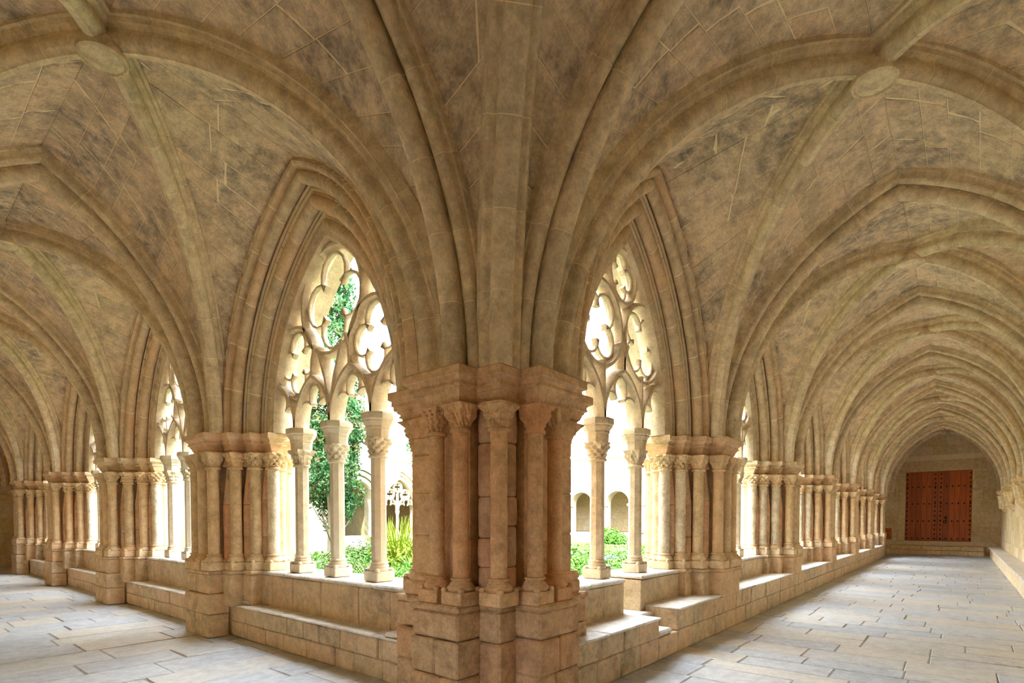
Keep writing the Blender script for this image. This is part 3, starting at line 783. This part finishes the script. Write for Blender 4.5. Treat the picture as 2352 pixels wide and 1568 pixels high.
def outer_walls():
    DH = 2.0; db0, db1 = -1.35, -.95      # unseen opening added in the corner bay's outer wall to let in fill light
    wr = tag(MB().add(cbox(-4.9, XE, YW - .5, YW, -.3, 6.4, .002)).build('wall_right', 'mortar'), 'sunlit ashlar outer wall on the far side of the right gallery', 'wall', None, 'structure')
    ashlar(wr, (0, 0, 0), 'x', YW, 0, 12, XE, .42, 5.4, 'ochre', .9, .42, cap=290)
    we = empty('wall_end', (XE, -2.6, 0), 'ochre ashlar end wall around the wooden door', 'wall', None, 'structure'); oe = (XE, -2.6, 0)
    mb = MB()
    for y0, y1, z0, z1 in ((-5.4, DY0, 0, 6.4), (DY1, 1.2, 0, 6.4), (DY0, DY1, DZ1, 6.4), (DY0, DY1, 0, DZ0)): mb.add(cbox(XE, XE + .6, y0, y1, z0, z1, .001))
    mb.build('mortar_core', 'mortar', we, oe)
    ashlar(we, oe, 'y', XE, 0, -5.0, 1.0, 0, 5.8, 'ochre', .75, .44, holes=((DY0 - .001, DY1 + .30, DZ0 - .2, DZ1), (DY0 - .5, DY1 + .6, DZ1 - .001, DZ1 + .52)), face=-1, cap=290)
    MB().add(cbox(XE - .03, XE + .1, DY0 - .48, DY1 + .58, DZ1 + .003, DZ1 + .51, .01)).build('lintel', 'ochre', we, oe)
    MB().add(cbox(XE - .02, XE + .1, DY1 + .004, DY1 + .29, DZ0, DZ1, .01)).build('jamb', 'ochre', we, oe)
    MB().add(cbox(XE - .14, XE + .1, DY0 - .9, DY1 + .35, .415, DZ0, .015)).build('threshold', 'ochre', we, oe)
    st = empty('stone_step', (XE - .5, -2.5, 0), 'two stone steps leading up to the wooden door', 'steps')
    os_ = (XE - .5, -2.5, 0)
    courses(st, os_, 'L', -4.3, -.55, XE - .75, XE - .02, [0, .205], 'ochre', .8, 'step_block')
    courses(st, os_, 'L', -4.3, -.75, XE - .40, XE - .02, [.206, .41], 'ochre', .9, 'step_block')
    # the door: two leaves of upright planks with iron studs
    d = empty('door_1', (XE + .12, (DY0 + DY1) / 2, DZ0), 'big reddish plank double door with rows of iron studs', 'door', None, 'structure'); od = d.location[:]
    mid = (DY0 + DY1) / 2; X = XE + .12
    MB().add(cbox(X + .085, X + .14, DY0 - .1, DY1 + .1, DZ0 - .1, DZ1 + .1, .004)).build('light_stop_boards', 'door', d, od)  # added behind the leaves to stop light showing through the slits
    for i, (a, b) in enumerate(((DY0, mid), (mid, DY1))):
        lf = MB().add(cbox(X + .03, X + .08, a + .004, b - .004, DZ0 + .01, DZ1 - .01, .004)).build('leaf', 'door', d, od)
        npk = 6; wd = (b - a - .01) / npk
        for j in range(npk):
            MB().add(cbox(X - .005 + rnd.uniform(-.004, .004), X + .035, a + .005 + j * wd + .003, a + .005 + (j + 1) * wd - .003, DZ0 + .012, DZ1 - .012, .008)).build('plank', 'door', lf, od)
    sp = []
    H = DZ1 - DZ0; ys = [DY0 + .06, mid - .11, mid + .11, DY1 - .06]
    for yy in ys: sp += [(yy, DZ0 + .1 + H * .93 * i / 14) for i in range(15)]
    for f in (.035, .285, .535, .78): sp += [(DY0 + .06 + (DY1 - DY0 - .12) * i / 11, DZ0 + H * f) for i in range(12)]
    mb = MB()
    for yy, zz in sp:
        v, f = lathe([(.034, 0), (.032, .012), (.020, .024), (.002, .03)], 8); mb.add(([(X - .008 - z, yy + x, zz + y) for x, y, z in v], f))
    tag(mb.build('iron_studs', 'iron', d, od), kind='stuff')
    MB().add(cbox(X - .03, X, mid - .36, mid - .27, DZ0 + 1.05, DZ0 + 1.2, .01)).build('lock_plate', 'iron', d, od)
    v, f = lathe([(.06, 0), (.075, .01), (.06, .02), (.045, .01), (.06, 0)], 14, cap=False)
    MB().add(([(X - .03 - z, mid - .30 + x, DZ0 + .93 + y) for x, y, z in v], f)).build('ring_handle', 'iron', d, od)
    # right wall bench
    b = empty('stone_bench', (20, YW + .2, 0), 'stone bench along the outer wall of the right gallery', 'bench'); ob = b.location[:]
    MB().add(cbox(4, 28.6, YW, YW + .36, 0, .36, .002)).build('mortar_core', 'mortar', b, ob)
    x = 4
    while x < 28.6:
        q = min(28.6, x + rnd.uniform(.8, 1.3))
        MB().add(cbox(x + .004, q - .004, YW + .005, YW + .43, .37, .435, .012, .003)).build('seat_slab', 'benchtop', b, ob)
        MB().add(cbox(x + .004, q - .004, YW + .005, YW + .375, 0, .365, .012, .003)).build('stone_block', 'ochre', b, ob); x = q
    # wall corbels carrying the ribs
    for k in range(2, 7):
        x = pc('R', k); o = empty('wall_corbel', (x, YW, 2.0), '%s carved rib corbel from the corner on the right outer wall' % NAMES[k - 1], 'corbel', 'rib corbels on the right outer wall')
        oc = o.location[:]
        rings = []
        for t, (wd, dp, z) in enumerate(((.05, .04, 1.92), (.14, .10, 1.98), (.16, .16, 2.06), (.26, .24, 2.12), (.26, .24, 2.16))):
            rings.append([(x - wd, YW - .03, z), (x + wd, YW - .03, z), (x + wd * .8, YW + dp, z), (x - wd * .8, YW + dp, z)])
        MB().add(loft(rings)).build('bracket', 'ochre', o, oc)
        for dx in (-.15, .15, 0):
            link('capital', capital_mesh(.075, .125, 2.30, 2.60, 0 if dx else 2, 24, 8, 'ochre'), o, (dx, (.10 if dx else .17), -2.0))
            MB().add(lathe([(.075, 2.15), (.075, 2.29)], 12, x + dx, YW + (.10 if dx else .17))).build('shaft', 'ochre', o, oc, 40)
        ab = [(x - .42, YW - .05), (x + .42, YW - .05), (x + .42, YW + .22), (x + .2, YW + .22), (x + .2, YW + .33), (x - .2, YW + .33), (x - .2, YW + .22), (x - .42, YW + .22)]
        MB().add(prism_rings(ab, AB)).build('abacus', 'ochre', o, oc, 30)
    # left gallery outer wall and end
    XW = WALLV['L']
    tag(MB().add(cbox(XW - .5, XW, YW, db0, -.3, 6.4, .002)).add(cbox(XW - .5, XW, db1, 24, -.3, 6.4, .002)).add(cbox(XW - .5, XW, db0, db1, DH, 6.4, .002)).build('wall_left', 'ochre'), 'plain outer wall of the left gallery', 'wall', None, 'structure')
    ye = pc('L', 4) + 4.0
    wl = tag(MB().add(cbox(XW - .5, 1.0, ye, ye + .5, -.3, 6.4, .002)).build('wall_far_left', 'mortar'), 'shaded stone wall closing the far end of the left gallery', 'wall', None, 'structure')
    ashlar(wl, (0, 0, 0), 'x', ye, 0, -4.4, 1.0, 0, 5.6, 'ochre', .8, .45, face=-1, cap=200)
    tag(MB().add(cbox(pc('R', 6) + .40, XE - 2.6, -.30, .42, -.3, 7.2, .01)).add(cbox(XE - 2.6, XE, -.30, .42, 4.2, 7.2, .01)).build('wall_light_block_right', 'ochre'), 'unseen wall added to block light into the far corner bay of the right gallery', 'wall', None, 'structure')  # added where the next gallery would open; its gap sets the end wall's light
    tag(MB().add(cbox(-.30, .42, pc('L', 4) + .40, ye, -.3, 7.2, .01)).build('wall_light_block_left', 'ochre'), 'unseen wall added to block light into the far corner bay of the left gallery', 'wall', None, 'structure')  # added to stop light leaking into the far end of this gallery
    # roof over both galleries keeps out the sky
    tag(MB().add(cbox(-5.2, XE + .6, -5.6, .40, 6.9, 7.25, .01)).build('roof_slab', 'tile'), 'flat roof over the right gallery vaults', 'roof', None, 'structure')
    tag(MB().add(cbox(-5.2, .40, .41, ye + .5, 6.9, 7.25, .01)).build('roof_slab', 'tile'), 'flat roof over the left gallery vaults', 'roof', None, 'structure')
def loose_things():
    # plank chest-like board by the end wall
    o = empty('notice_board', (XE - .10, -.55, .68), 'small orange plank board hung beside the steps', 'board'); oo = o.location[:]
    for i in range(3): MB().add(cbox(XE - .09, XE - .035, -.76, -.36, .68 + i * .19 + .003, .68 + (i + 1) * .19 - .003, .008)).build('plank', 'crate', o, oo)
    for i, (y, z, l) in enumerate(((-.60, 1.10, .10), (-.56, .97, .16), (-.62, .90, .12))): MB().add(cbox(XE - .096, XE - .085, y - l / 2, y + l / 2, z, z + .02, .003)).build('dark_mark', 'iron', o, oo)
    o = empty('stone_stump', (28.3, -.62, 0), 'broken reddish stone lump lying by the steps', 'stone'); oo = o.location[:]
    rings = []
    for r, z in ((.20, 0), (.23, .1), (.21, .22), (.16, .32), (.06, .36)):
        rings.append([(28.3 + r * math.cos(2 * math.pi * i / 9) * (1 + .18 * math.sin(3 * i)), -.62 + r * .9 * math.sin(2 * math.pi * i / 9) * (1 + .15 * math.cos(5 * i)), z) for i in range(9)])
    MB().add(loft(rings)).build('lump', 'pier', o, oo)
    # loose slabs left lying on the left bench
    for (u0, u1, v0, v1, lab) in ((4.02, 4.30, -.52, -.34, 'loose flat stone lying on the left bench by the first pier'), (.70, .95, -.56, -.40, 'loose flat stone lying on the left bench by the corner pier')):
        vf = mpbox('L', u0, u1, v0, v1, .451, .498, .012, .01)
        tag(MB().add(vf).build('loose_stone', 'benchtop', None, mp('L', (u0 + u1) / 2, (v0 + v1) / 2, .451)), lab, 'stone')

# ------------------------------------------------------------------ garden
ZG = .30
def leaf_cloud(pts, size, seed=0, flat=0.0):
    rr = random.Random(seed); v = []; f = []
    for p, nrm in pts:
        s = size * rr.uniform(.6, 1.4); d = Vector((rr.gauss(0, 1), rr.gauss(0, 1), rr.gauss(0, 1))) + Vector(nrm) * 1.2
        d.normalize(); a = d.orthogonal().normalized(); a.rotate(Matrix.Rotation(rr.uniform(0, 6.3), 3, d)); b = d.cross(a)
        c = Vector(p); n = len(v)
        v += [tuple(c - a * s), tuple(c - b * s * .45), tuple(c + a * s), tuple(c + b * s * .45)]; f.append((n, n + 1, n + 2, n + 3))
    return v, f
def cypress(x, y, h, r, zb, seed, label):
    rr = random.Random(seed); o = empty('cypress_tree', (x, y, ZG), label, 'tree', 'cypresses in the garden'); oo = (x, y, ZG)
    mb = MB(); pts = []
    for i in range(13): z = ZG + (h * .9) * i / 12; pts.append([(x + .05 * math.sin(i * 1.3) + (.16 * (1 - i / 13) + .02) * math.cos(2 * math.pi * j / 9), y + .05 * math.cos(i) + (.16 * (1 - i / 13) + .02) * math.sin(2 * math.pi * j / 9), z) for j in range(9)])
    mb.add(loft(pts)).build('trunk', 'bark', o, oo, 60)
    for i in range(9):      # bare lower boughs
        a = rr.uniform(0, 6.28); L = rr.uniform(.5, .95) * r; z0 = ZG + zb * rr.uniform(.45, .9); ring = []
        for q in range(4):
            t = q / 3; c = Vector((x + math.cos(a) * L * t, y + math.sin(a) * L * t, z0 + (.35 * t + .5 * t * t)))
            ring.append([tuple(c + Vector((.035 * (1 - .6 * t) * math.cos(j * 1.257), .035 * (1 - .6 * t) * math.sin(j * 1.257), 0))) for j in range(5)])
        MB().add(loft(ring)).build('bough', 'bark', o, oo, 60)
    P = []
    lumps = [(rr.uniform(0, 6.28), rr.random(), rr.uniform(.18, .38)) for _ in range(170)]
    for a, t, s in lumps:
        prof = math.sin(math.pi * min(1, (t + .10) / 1.12) ** .75) ** .6
        R = r * prof * rr.uniform(.55, 1.0); c = Vector((x + R * math.cos(a), y + R * math.sin(a), zb + ZG + (h - zb) * t))
        for _ in range(230):
            d = Vector((rr.gauss(0, 1), rr.gauss(0, 1), rr.gauss(0, 1))).normalized(); q = rr.random() ** .4
            P.append((c + Vector((d.x * s, d.y * s, d.z * s * 1.5)) * q, d))
    tag(MB().add(leaf_cloud(P, .055, seed)).build('foliage', 'cypress', o, oo), kind='stuff')
def bush_mesh(n, rx, rz, size, mat, seed, spiky=0):
    rr = random.Random(seed); P = []
    for _ in range(n):
        a = rr.uniform(0, 6.28); q = rr.random() ** .5; d = Vector((math.cos(a) * q, math.sin(a) * q, rr.random() * math.sqrt(max(0, 1 - q * q * .8))))
        P.append((Vector((d.x * rx, d.y * rx, d.z * rz)), (d.x, d.y, d.z + .6)))
    v, f = leaf_cloud(P, size, seed)
    if spiky:
        for _ in range(spiky):
            a = rr.uniform(0, 6.28); L = rz * rr.uniform(.9, 1.6); le = rr.uniform(.1, .7); n0 = len(v); b = Vector((math.cos(a) * rx * .2, math.sin(a) * rx * .2, 0)); sd = Vector((-math.sin(a), math.cos(a), 0)) * .018
            for t in (0, .5, 1):
                c = b + Vector((math.cos(a) * le * t * t, math.sin(a) * le * t * t, L * t)); k = 1 - .9 * t
                v += [tuple(c - sd * k), tuple(c + sd * k)]
            f += [(n0, n0 + 1, n0 + 3, n0 + 2), (n0 + 2, n0 + 3, n0 + 5, n0 + 4)]
    return mesh_data('foliage', v, f, mat)
def garden():
    tag(MB().add(cbox(.35, 25.0, .35, 18.6, -.3, ZG, .01)).build('ground', 'soil'), 'earth of the cloister garden', 'ground', None, 'structure')
    cypress(5.0, 10.75, 9.6, .92, 1.35, 3, 'tall cypress with a bare lower trunk seen through the left window')
    cypress(7.75, 9.1, 8.5, .80, 1.5, 5, 'cypress half hidden behind the corner pier')
    prot = {'grass': bush_mesh(900, .55, .42, .05, 'grass', 1, 60), 'dull': bush_mesh(1300, .65, .75, .035, 'dull', 2), 'leaf': bush_mesh(1100, .5, .5, .055, 'leaf', 3), 'silver': bush_mesh(1200, .5, .45, .035, 'silver', 4), 'yellow': bush_mesh(700, .5, .7, .05, 'yellow', 5, 90), 'green2': bush_mesh(1000, .6, .35, .05, 'grass', 6)}
    words = {'grass': ('grassy_clump', 'bright green grassy clump growing in the garden'), 'dull': ('shrub', 'dull olive flowering shrub growing in the garden'), 'leaf': ('leafy_shrub', 'leafy mid-green shrub in the garden'), 'silver': ('lavender_bush', 'silvery grey-green lavender bush in the garden'), 'yellow': ('ornamental_grass', 'tall yellow-green ornamental grass in the garden'), 'green2': ('low_shrub', 'low spreading bright green shrub in the garden')}
    taken = []
    def put(kind, x, y, s=1.0, sz=None, gap=.65):
        if any((x - p) ** 2 + (y - q) ** 2 < gap * gap for p, q in taken) or (4.2 < x < 9.7 and y > 13.2): return
        taken.append((x, y))
        nm, lab = words[kind]; wn = ('left' if math.atan2(y + 3.46, x + 3.89) > R_(42) else 'right'); dist = 'close' if math.hypot(x, y) < 7.5 else 'far out'
        lab = lab.replace(' growing', '').replace(' in the garden', '') + ', %s in the garden beyond the first %s window' % (dist, wn)
        o = empty(nm, (x, y, ZG), lab, 'shrub', '%s plants beyond the %s window, %s' % (nm.replace('_', ' '), wn, dist))
        c = link('foliage', prot[kind], o); c.scale = (s, s, sz or s); c.rotation_euler = (0, 0, rnd.uniform(0, 6.28)); c['kind'] = 'stuff'
    for a, d in ((51.6, 13.5), (50.8, 14.2), (52.5, 14.6)): put('yellow', -3.89 + d * math.cos(R_(a)), -3.46 + d * math.sin(R_(a)), 1.15, 1.3, .3)
    put('leaf', 23.6, 12.3, 1.7, 2.0); put('leaf', 23.4, 11.6, 1.4, 1.6); put('silver', 10.2, 6.6, 1.5)
    # wedge seen through the left window
    for i in range(90):
        d = rnd.uniform(2.0, 15); a = R_(rnd.uniform(49.5, 62)); x, y = -3.89 + (6.2 + d) * math.cos(a), -3.46 + (6.2 + d) * math.sin(a)
        if x < .9 or y > 16.5 or x > 24: continue
        k = rnd.choice(['grass', 'green2', 'leaf', 'grass', 'green2']) if d < 5 else rnd.choice(['dull', 'leaf', 'grass', 'grass', 'leaf', 'silver', 'green2'])
        put(k, x, y, rnd.uniform(.7, 1.2), rnd.uniform(.55, 1.25))
    for i in range(90):
        d = rnd.uniform(2.0, 17); a = R_(rnd.uniform(25, 36)); x, y = -3.89 + (6.2 + d) * math.cos(a), -3.46 + (6.2 + d) * math.sin(a)
        if y < .9 or x > 24: continue
        k = rnd.choice(['green2', 'grass', 'green2', 'grass', 'leaf', 'silver'])
        put(k, x, y, rnd.uniform(.75, 1.15), rnd.uniform(.6, .9))
    # ground cover, uncountable
    P = []
    for _ in range(60000):
        a = R_(rnd.uniform(22, 64)); d = 5.5 + 20 * rnd.random() ** 1.3; x, y = -3.89 + d * math.cos(a), -3.46 + d * math.sin(a)
        if x < .45 or y < .45 or x > 24.5 or y > 18.3: continue
        P.append((Vector((x, y, ZG + rnd.random() * .24)), (0, 0, 1)))
    tag(MB().add(leaf_cloud(P, .06, 9)).build('ground_cover_leaves', 'grass'), 'low leafy ground cover all over the garden', 'plants', None, 'stuff')
    P = []
    for _ in range(260):
        a = R_(rnd.choice([rnd.uniform(25, 36), rnd.uniform(49, 61)])); d = 7 + 9 * rnd.random(); x, y = -3.89 + d * math.cos(a), -3.46 + d * math.sin(a)
        if x < .6 or y < .6: continue
        P.append((Vector((x, y, ZG + .25 + rnd.random() * .2)), (0, 0, 1)))
    tag(MB().add(leaf_cloud(P, .022, 12)).build('flower_petals', 'petal'), 'scattered tiny red flowers among the garden plants', 'flowers', None, 'stuff')

# ------------------------------------------------------------------ wings across the garden
def wall_arches(name, label, axis, plane, a0, a1, top, ops, thick=.6, mat='facade', pointed=True):
    """wall along x ('x', at y=plane) or y ('y', at x=plane) with arched openings ops=[(centre, half, z_sill, z_spring, rise)]"""
    mb = MB()
    def pt(a, d, z): return (a, plane + d, z) if axis == 'x' else (plane + d, a, z)
    def quadstrip(lo):
        vv = []; ff = []
        for a, z in lo:
            vv += [pt(a, 0, z), pt(a, 0, top), pt(a, thick, z), pt(a, thick, top)]
        for i in range(len(lo) - 1):
            q = i * 4; ff += [(q, q + 4, q + 5, q + 1), (q + 2, q + 3, q + 7, q + 6), (q, q + 2, q + 6, q + 4), (q + 1, q + 5, q + 7, q + 3)]
        mb.add((vv, ff))
    a = a0
    for c, hw, zs, zp, rise in sorted(ops):
        x0, x1 = (a, c - hw)
        mb.add(cbox(*( (x0, x1, plane, plane + thick) if axis == 'x' else (plane, plane + thick, x0, x1)), 0, top, .001))
        R = (hw * hw + rise * rise) / (2 * hw); lo = []
        am = math.acos(max(-1, min(1, (R - hw) / R)))
        for i in range(13): t = am * i / 12; lo.append((c - hw + R - R * math.cos(t), zp + R * math.sin(t)))
        lo += [(2 * c - p, z) for p, z in lo[-2::-1]]
        quadstrip(lo)
        mb.add(cbox(*((c - hw, c + hw, plane, plane + thick) if axis == 'x' else (plane, plane + thick, c - hw, c + hw)), 0, zs, .001))
        a = c + hw
    mb.add(cbox(*((a, a1, plane, plane + thick) if axis == 'x' else (plane, plane + thick, a, a1)), 0, top, .001))
    return tag(mb.build(name, mat), label, 'wall', None, 'structure')
def ring_arch(mb, axis, plane, c, hw, zp, rise, wd, proud):
    R = (hw * hw + rise * rise) / (2 * hw); am = math.acos(max(-1, min(1, (R - hw) / R)))
    def pt(a, d, z): return (a, plane + d, z) if axis == 'x' else (plane + d, a, z)
    for sg in (1, -1):
        rings = []
        for i in range(11):
            t = am * i / 10
            ring = []
            for dr, d in ((0, -proud), (wd, -proud), (wd, .05), (0, .05)):
                r = R + dr; x = c + sg * (-hw + R - r * math.cos(t)); ring.append(pt(x, d, zp + r * math.sin(t)))
            rings.append(ring)
        mb.add(loft(rings))
def far_wings():
    # gothic wing beyond the cypress
    Y = 18.9; cs = [14.05 + 4.3 * i for i in (-2, -1, 0, 1, 2)]
    ops = [(c, 1.12, .92, 2.1, 1.65) for c in cs]
    wf = wall_arches('wall_garden_far', 'pale sunlit wall of the far wing with traceried windows', 'x', Y, .5, 25.4, 7.4, ops)
    for i, c in enumerate(cs):
        if c < 8: continue
        o = empty('window_%d' % (20 + i), (c, Y, 0), ('far traceried two-light window seen between the left mullions' if abs(c - 14.05) < .1 else '%s traceried window along the far wing' % NAMES[i]), 'window', None, 'structure'); oo = o.location[:]
        mb = MB()
        for k in range(3): ring_arch(mb, 'x', Y, c, 1.12 + .16 * k, 2.1, 1.65 + .2 * k, .10, .03 + .05 * k)
        mb.build('archivolt', 'facade', o, oo, 40)
        mb = MB(); SV = 'R'
        def tr(vf): return ([(c + p[0], Y + .25 + p[1], p[2]) for p in vf[0]], vf[1])
        for cu in (-.56, .56): mb.add(tr(bar2d('R', head(cu, .56, .72, 8, 2.1), .10, .2, 0, False, .4))); mb.add(tr(bar2d('R', trefoil_head(cu, .5, .66, 2.1), .06, .14, 0, False, .8)))
        for cu, cz, r in ((-.5, 2.98, .26), (.5, 2.98, .26), (0, 3.36, .26)):
            mb.add(tr(bar2d('R', circ(cu, cz, r, 24), .10, .2, 0, True, .4))); mb.add(tr(bar2d('R', cusp_foil(cu, cz, r * .9, 4, math.pi / 2), .05, .12, 0, True, .8)))
        mb.add(tr(bar2d('R', [(0, 2.0), (0, 3.1)], .10, .2, 0)))
        mb.build('tracery', 'facade', o, oo, 35)
        MB().add(lathe([(.12, .92), (.12, 1.02), (.075, 1.08), (.07, 1.9), (.11, 2.06), (.13, 2.12)], 8, c, Y + .25)).build('mullion', 'facade', o, oo, 40)
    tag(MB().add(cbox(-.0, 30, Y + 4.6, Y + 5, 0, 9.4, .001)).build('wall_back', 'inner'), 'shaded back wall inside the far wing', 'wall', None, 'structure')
    tag(MB().add(cbox(.45, 25.4, Y - .12, Y + 5, 7.4, 7.6, .02)).build('roof_slab', 'tile'), 'eaves and roof of the far wing', 'roof', None, 'structure')
    tag(MB().add(cbox(9, 24, Y - .06, Y + .02, 4.62, 4.72, .01)).build('trim_1', 'facade'), 'thin string course on the far wing wall', 'trim', None, 'structure')
    tag(MB().add(cbox(.45, 30, Y, Y + 4.6, -.3, .02, .01)).build('floor', 'joint'), 'paved floor inside the far wing', 'floor', None, 'structure')
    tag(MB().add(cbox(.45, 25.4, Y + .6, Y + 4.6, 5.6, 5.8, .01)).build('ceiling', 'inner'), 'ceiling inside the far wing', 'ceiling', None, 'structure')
    # washing-place pavilion standing out into the garden
    Yp = 14.0; p = empty('pavilion', (8.0, Yp, 0), 'pale pavilion with a round two-order arch standing beyond the cypress', 'pavilion'); op = p.location[:]
    def pb(nm, mat, *a): MB().add(cbox(*a)).build(nm, mat, p, op)
    pb('wall', 'facade', 4.6, 7.35, Yp, Yp + .5, ZG, 4.9, .01); pb('wall', 'facade', 8.75, 9.3, Yp, Yp + .5, ZG, 4.9, .01)
    pb('sill', 'facade', 7.35, 8.75, Yp + .1, Yp + .4, ZG, 1.05, .01)
    mb = MB(); lo = []
    for i in range(13): t = math.pi * i / 12; lo.append((8.05 - .70 * math.cos(t), 2.42 + .70 * math.sin(t)))
    vv = []; ff = []
    for a, z in lo: vv += [(a, Yp, z), (a, Yp, 4.9), (a, Yp + .5, z), (a, Yp + .5, 4.9)]
    for i in range(12): q = i * 4; ff += [(q, q + 4, q + 5, q + 1), (q + 2, q + 3, q + 7, q + 6), (q, q + 2, q + 6, q + 4)]
    mb.add((vv, ff)).build('spandrel', 'facade', p, op)
    for hw, pr in ((.72, .06), (.92, .12), (1.12, .16)):
        mb = MB(); ring_arch(mb, 'x', Yp, 8.05, hw, 2.42, hw, .15, pr); mb.build('archivolt', 'facade', p, op, 40)
    for x in (7.22, 7.05, 8.62, 8.84, 9.04):
        s = MB().add(lathe([(.11, 1.0), (.11, 1.08), (.075, 1.14), (.07, 2.15), (.12, 2.32), (.14, 2.42)], 12, x, Yp - .06)).build('shaft', 'facade', p, op, 40)
    pb('floor', 'joint', 4.9, 9.0, Yp + .4, 18.86, ZG - .1, ZG + .05, .01)
    pb('cornice', 'facade', 4.5, 9.4, Yp - .15, Yp + .5, 4.8, 5.0, .03)
    pb('side_wall', 'ochre', 9.0, 9.3, Yp + .5, 18.86, ZG, 4.9, .01); pb('side_wall', 'ochre', 4.6, 4.9, Yp + .5, 18.86, ZG, 4.9, .01)
    pb('roof', 'tile', 4.5, 9.4, Yp - .2, 18.86, 5.0, 5.2, .02)
    # plain wing with round arches in pairs, beyond the right window
    X = 25.4; ops = []; bigs = []
    for i in range(-1, 3):
        c = 11.25 + 5.1 * (i - 0) - 5.1 + 5.1
        bigs.append(c)
        for sg in (-1, 1): ops.append((c + sg * 1.28, .80, .92, 2.62, .80))
    ops = [o for o in ops if o[0] < 24]
    w2 = wall_arches('wall_garden_right', 'sunlit plain wing with paired round arches across the garden', 'y', X, .5, 19.2, 9.2, [o for o in ops if 1.2 < o[0] < 18.4])
    ashlar(w2, (0, 0, 0), 'y', X, 0, 6, 18.8, 4.4, 9.0, 'facade', .8, .36, face=-1, cap=280)
    for j, c in enumerate(bigs):
        if not 2 < c < 17.5: continue
        o = empty('window_%d' % (30 + j), (X, c, 0), '%s pair of round arches under a wide relieving arch across the garden' % NAMES[j], 'window', None, 'structure'); oo = o.location[:]
        mb = MB(); ring_arch(mb, 'y', X, c, 2.05, 2.75, 2.05, .16, .10); mb.build('relieving_arch', 'facade', o, oo, 40)
        for sg in (-1, 1):
            mb = MB(); ring_arch(mb, 'y', X, c + sg * 1.28, .80, 2.62, .80, .16, .06); mb.build('arch', 'facade', o, oo, 40)
            for q in (-.90, .90):
                MB().add(lathe([(.13, .92), (.13, 1.0), (.085, 1.06), (.08, 2.34), (.13, 2.50)], 12, X - .04, c + sg * 1.28 + q)).build('shaft', 'facade', o, oo, 40)
                MB().add(cbox(X - .22, X + .2, c + sg * 1.28 + q - .18, c + sg * 1.28 + q + .18, 2.50, 2.64, .02)).build('abacus', 'facade', o, oo)
    tag(MB().add(cbox(X - .10, X + .05, .5, 18.8, 5.42, 5.52, .02)).build('trim_2', 'facade'), 'string course above the round arches', 'trim', None, 'structure')
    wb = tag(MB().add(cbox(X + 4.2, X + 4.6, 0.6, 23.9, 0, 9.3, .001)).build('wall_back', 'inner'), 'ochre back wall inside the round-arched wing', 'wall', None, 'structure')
    ashlar(wb, (0, 0, 0), 'y', X + 4.2, 0, 6, 20, .9, 4.6, 'ochre', .9, .42, face=-1, cap=250)
    tag(MB().add(cbox(X - .15, X + 5, .5, 23, 9.2, 9.45, .02)).build('roof_slab', 'tile'), 'eaves and roof of the round-arched wing', 'roof', None, 'structure')
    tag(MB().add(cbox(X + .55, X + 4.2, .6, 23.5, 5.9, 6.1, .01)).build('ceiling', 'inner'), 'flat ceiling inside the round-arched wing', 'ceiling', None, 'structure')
    tag(MB().add(cbox(X, X + 4.2, .45, 18.9, -.3, .02, .01)).build('floor', 'joint'), 'paved floor inside the round-arched wing', 'floor', None, 'structure')
    # small arched upper window
    o = empty('window_40', (X, 15.1, 6.4), 'small round-headed upper window above the string course', 'window', None, 'structure'); oo = o.location[:]
    mb = MB(); ring_arch(mb, 'y', X, 15.1, .62, 6.75, .62, .14, .06); mb.build('arch', 'facade', o, oo, 40)
    MB().add(cbox(X - .03, X + .02, 14.55, 15.65, 6.25, 6.95, .01)).build('pane', 'glass', o, oo)
    # taller building behind it
    tb = tag(MB().add(cbox(33, 40, 4, 22, 0, 13.2, .05)).add(cbox(32.6, 40.4, 3.6, 22.4, 13.2, 13.7, .05)).build('church_building', 'facade'), 'tall pale building with a cornice rising behind the round-arched wing', 'building')
tag(MB().add(cbox(-70, 100, -70, 100, -.9, -.32, .01)).build('ground', 'joint'), 'ground around the whole cloister', 'ground', None, 'structure')
outer_walls(); loose_things(); garden(); far_wings()
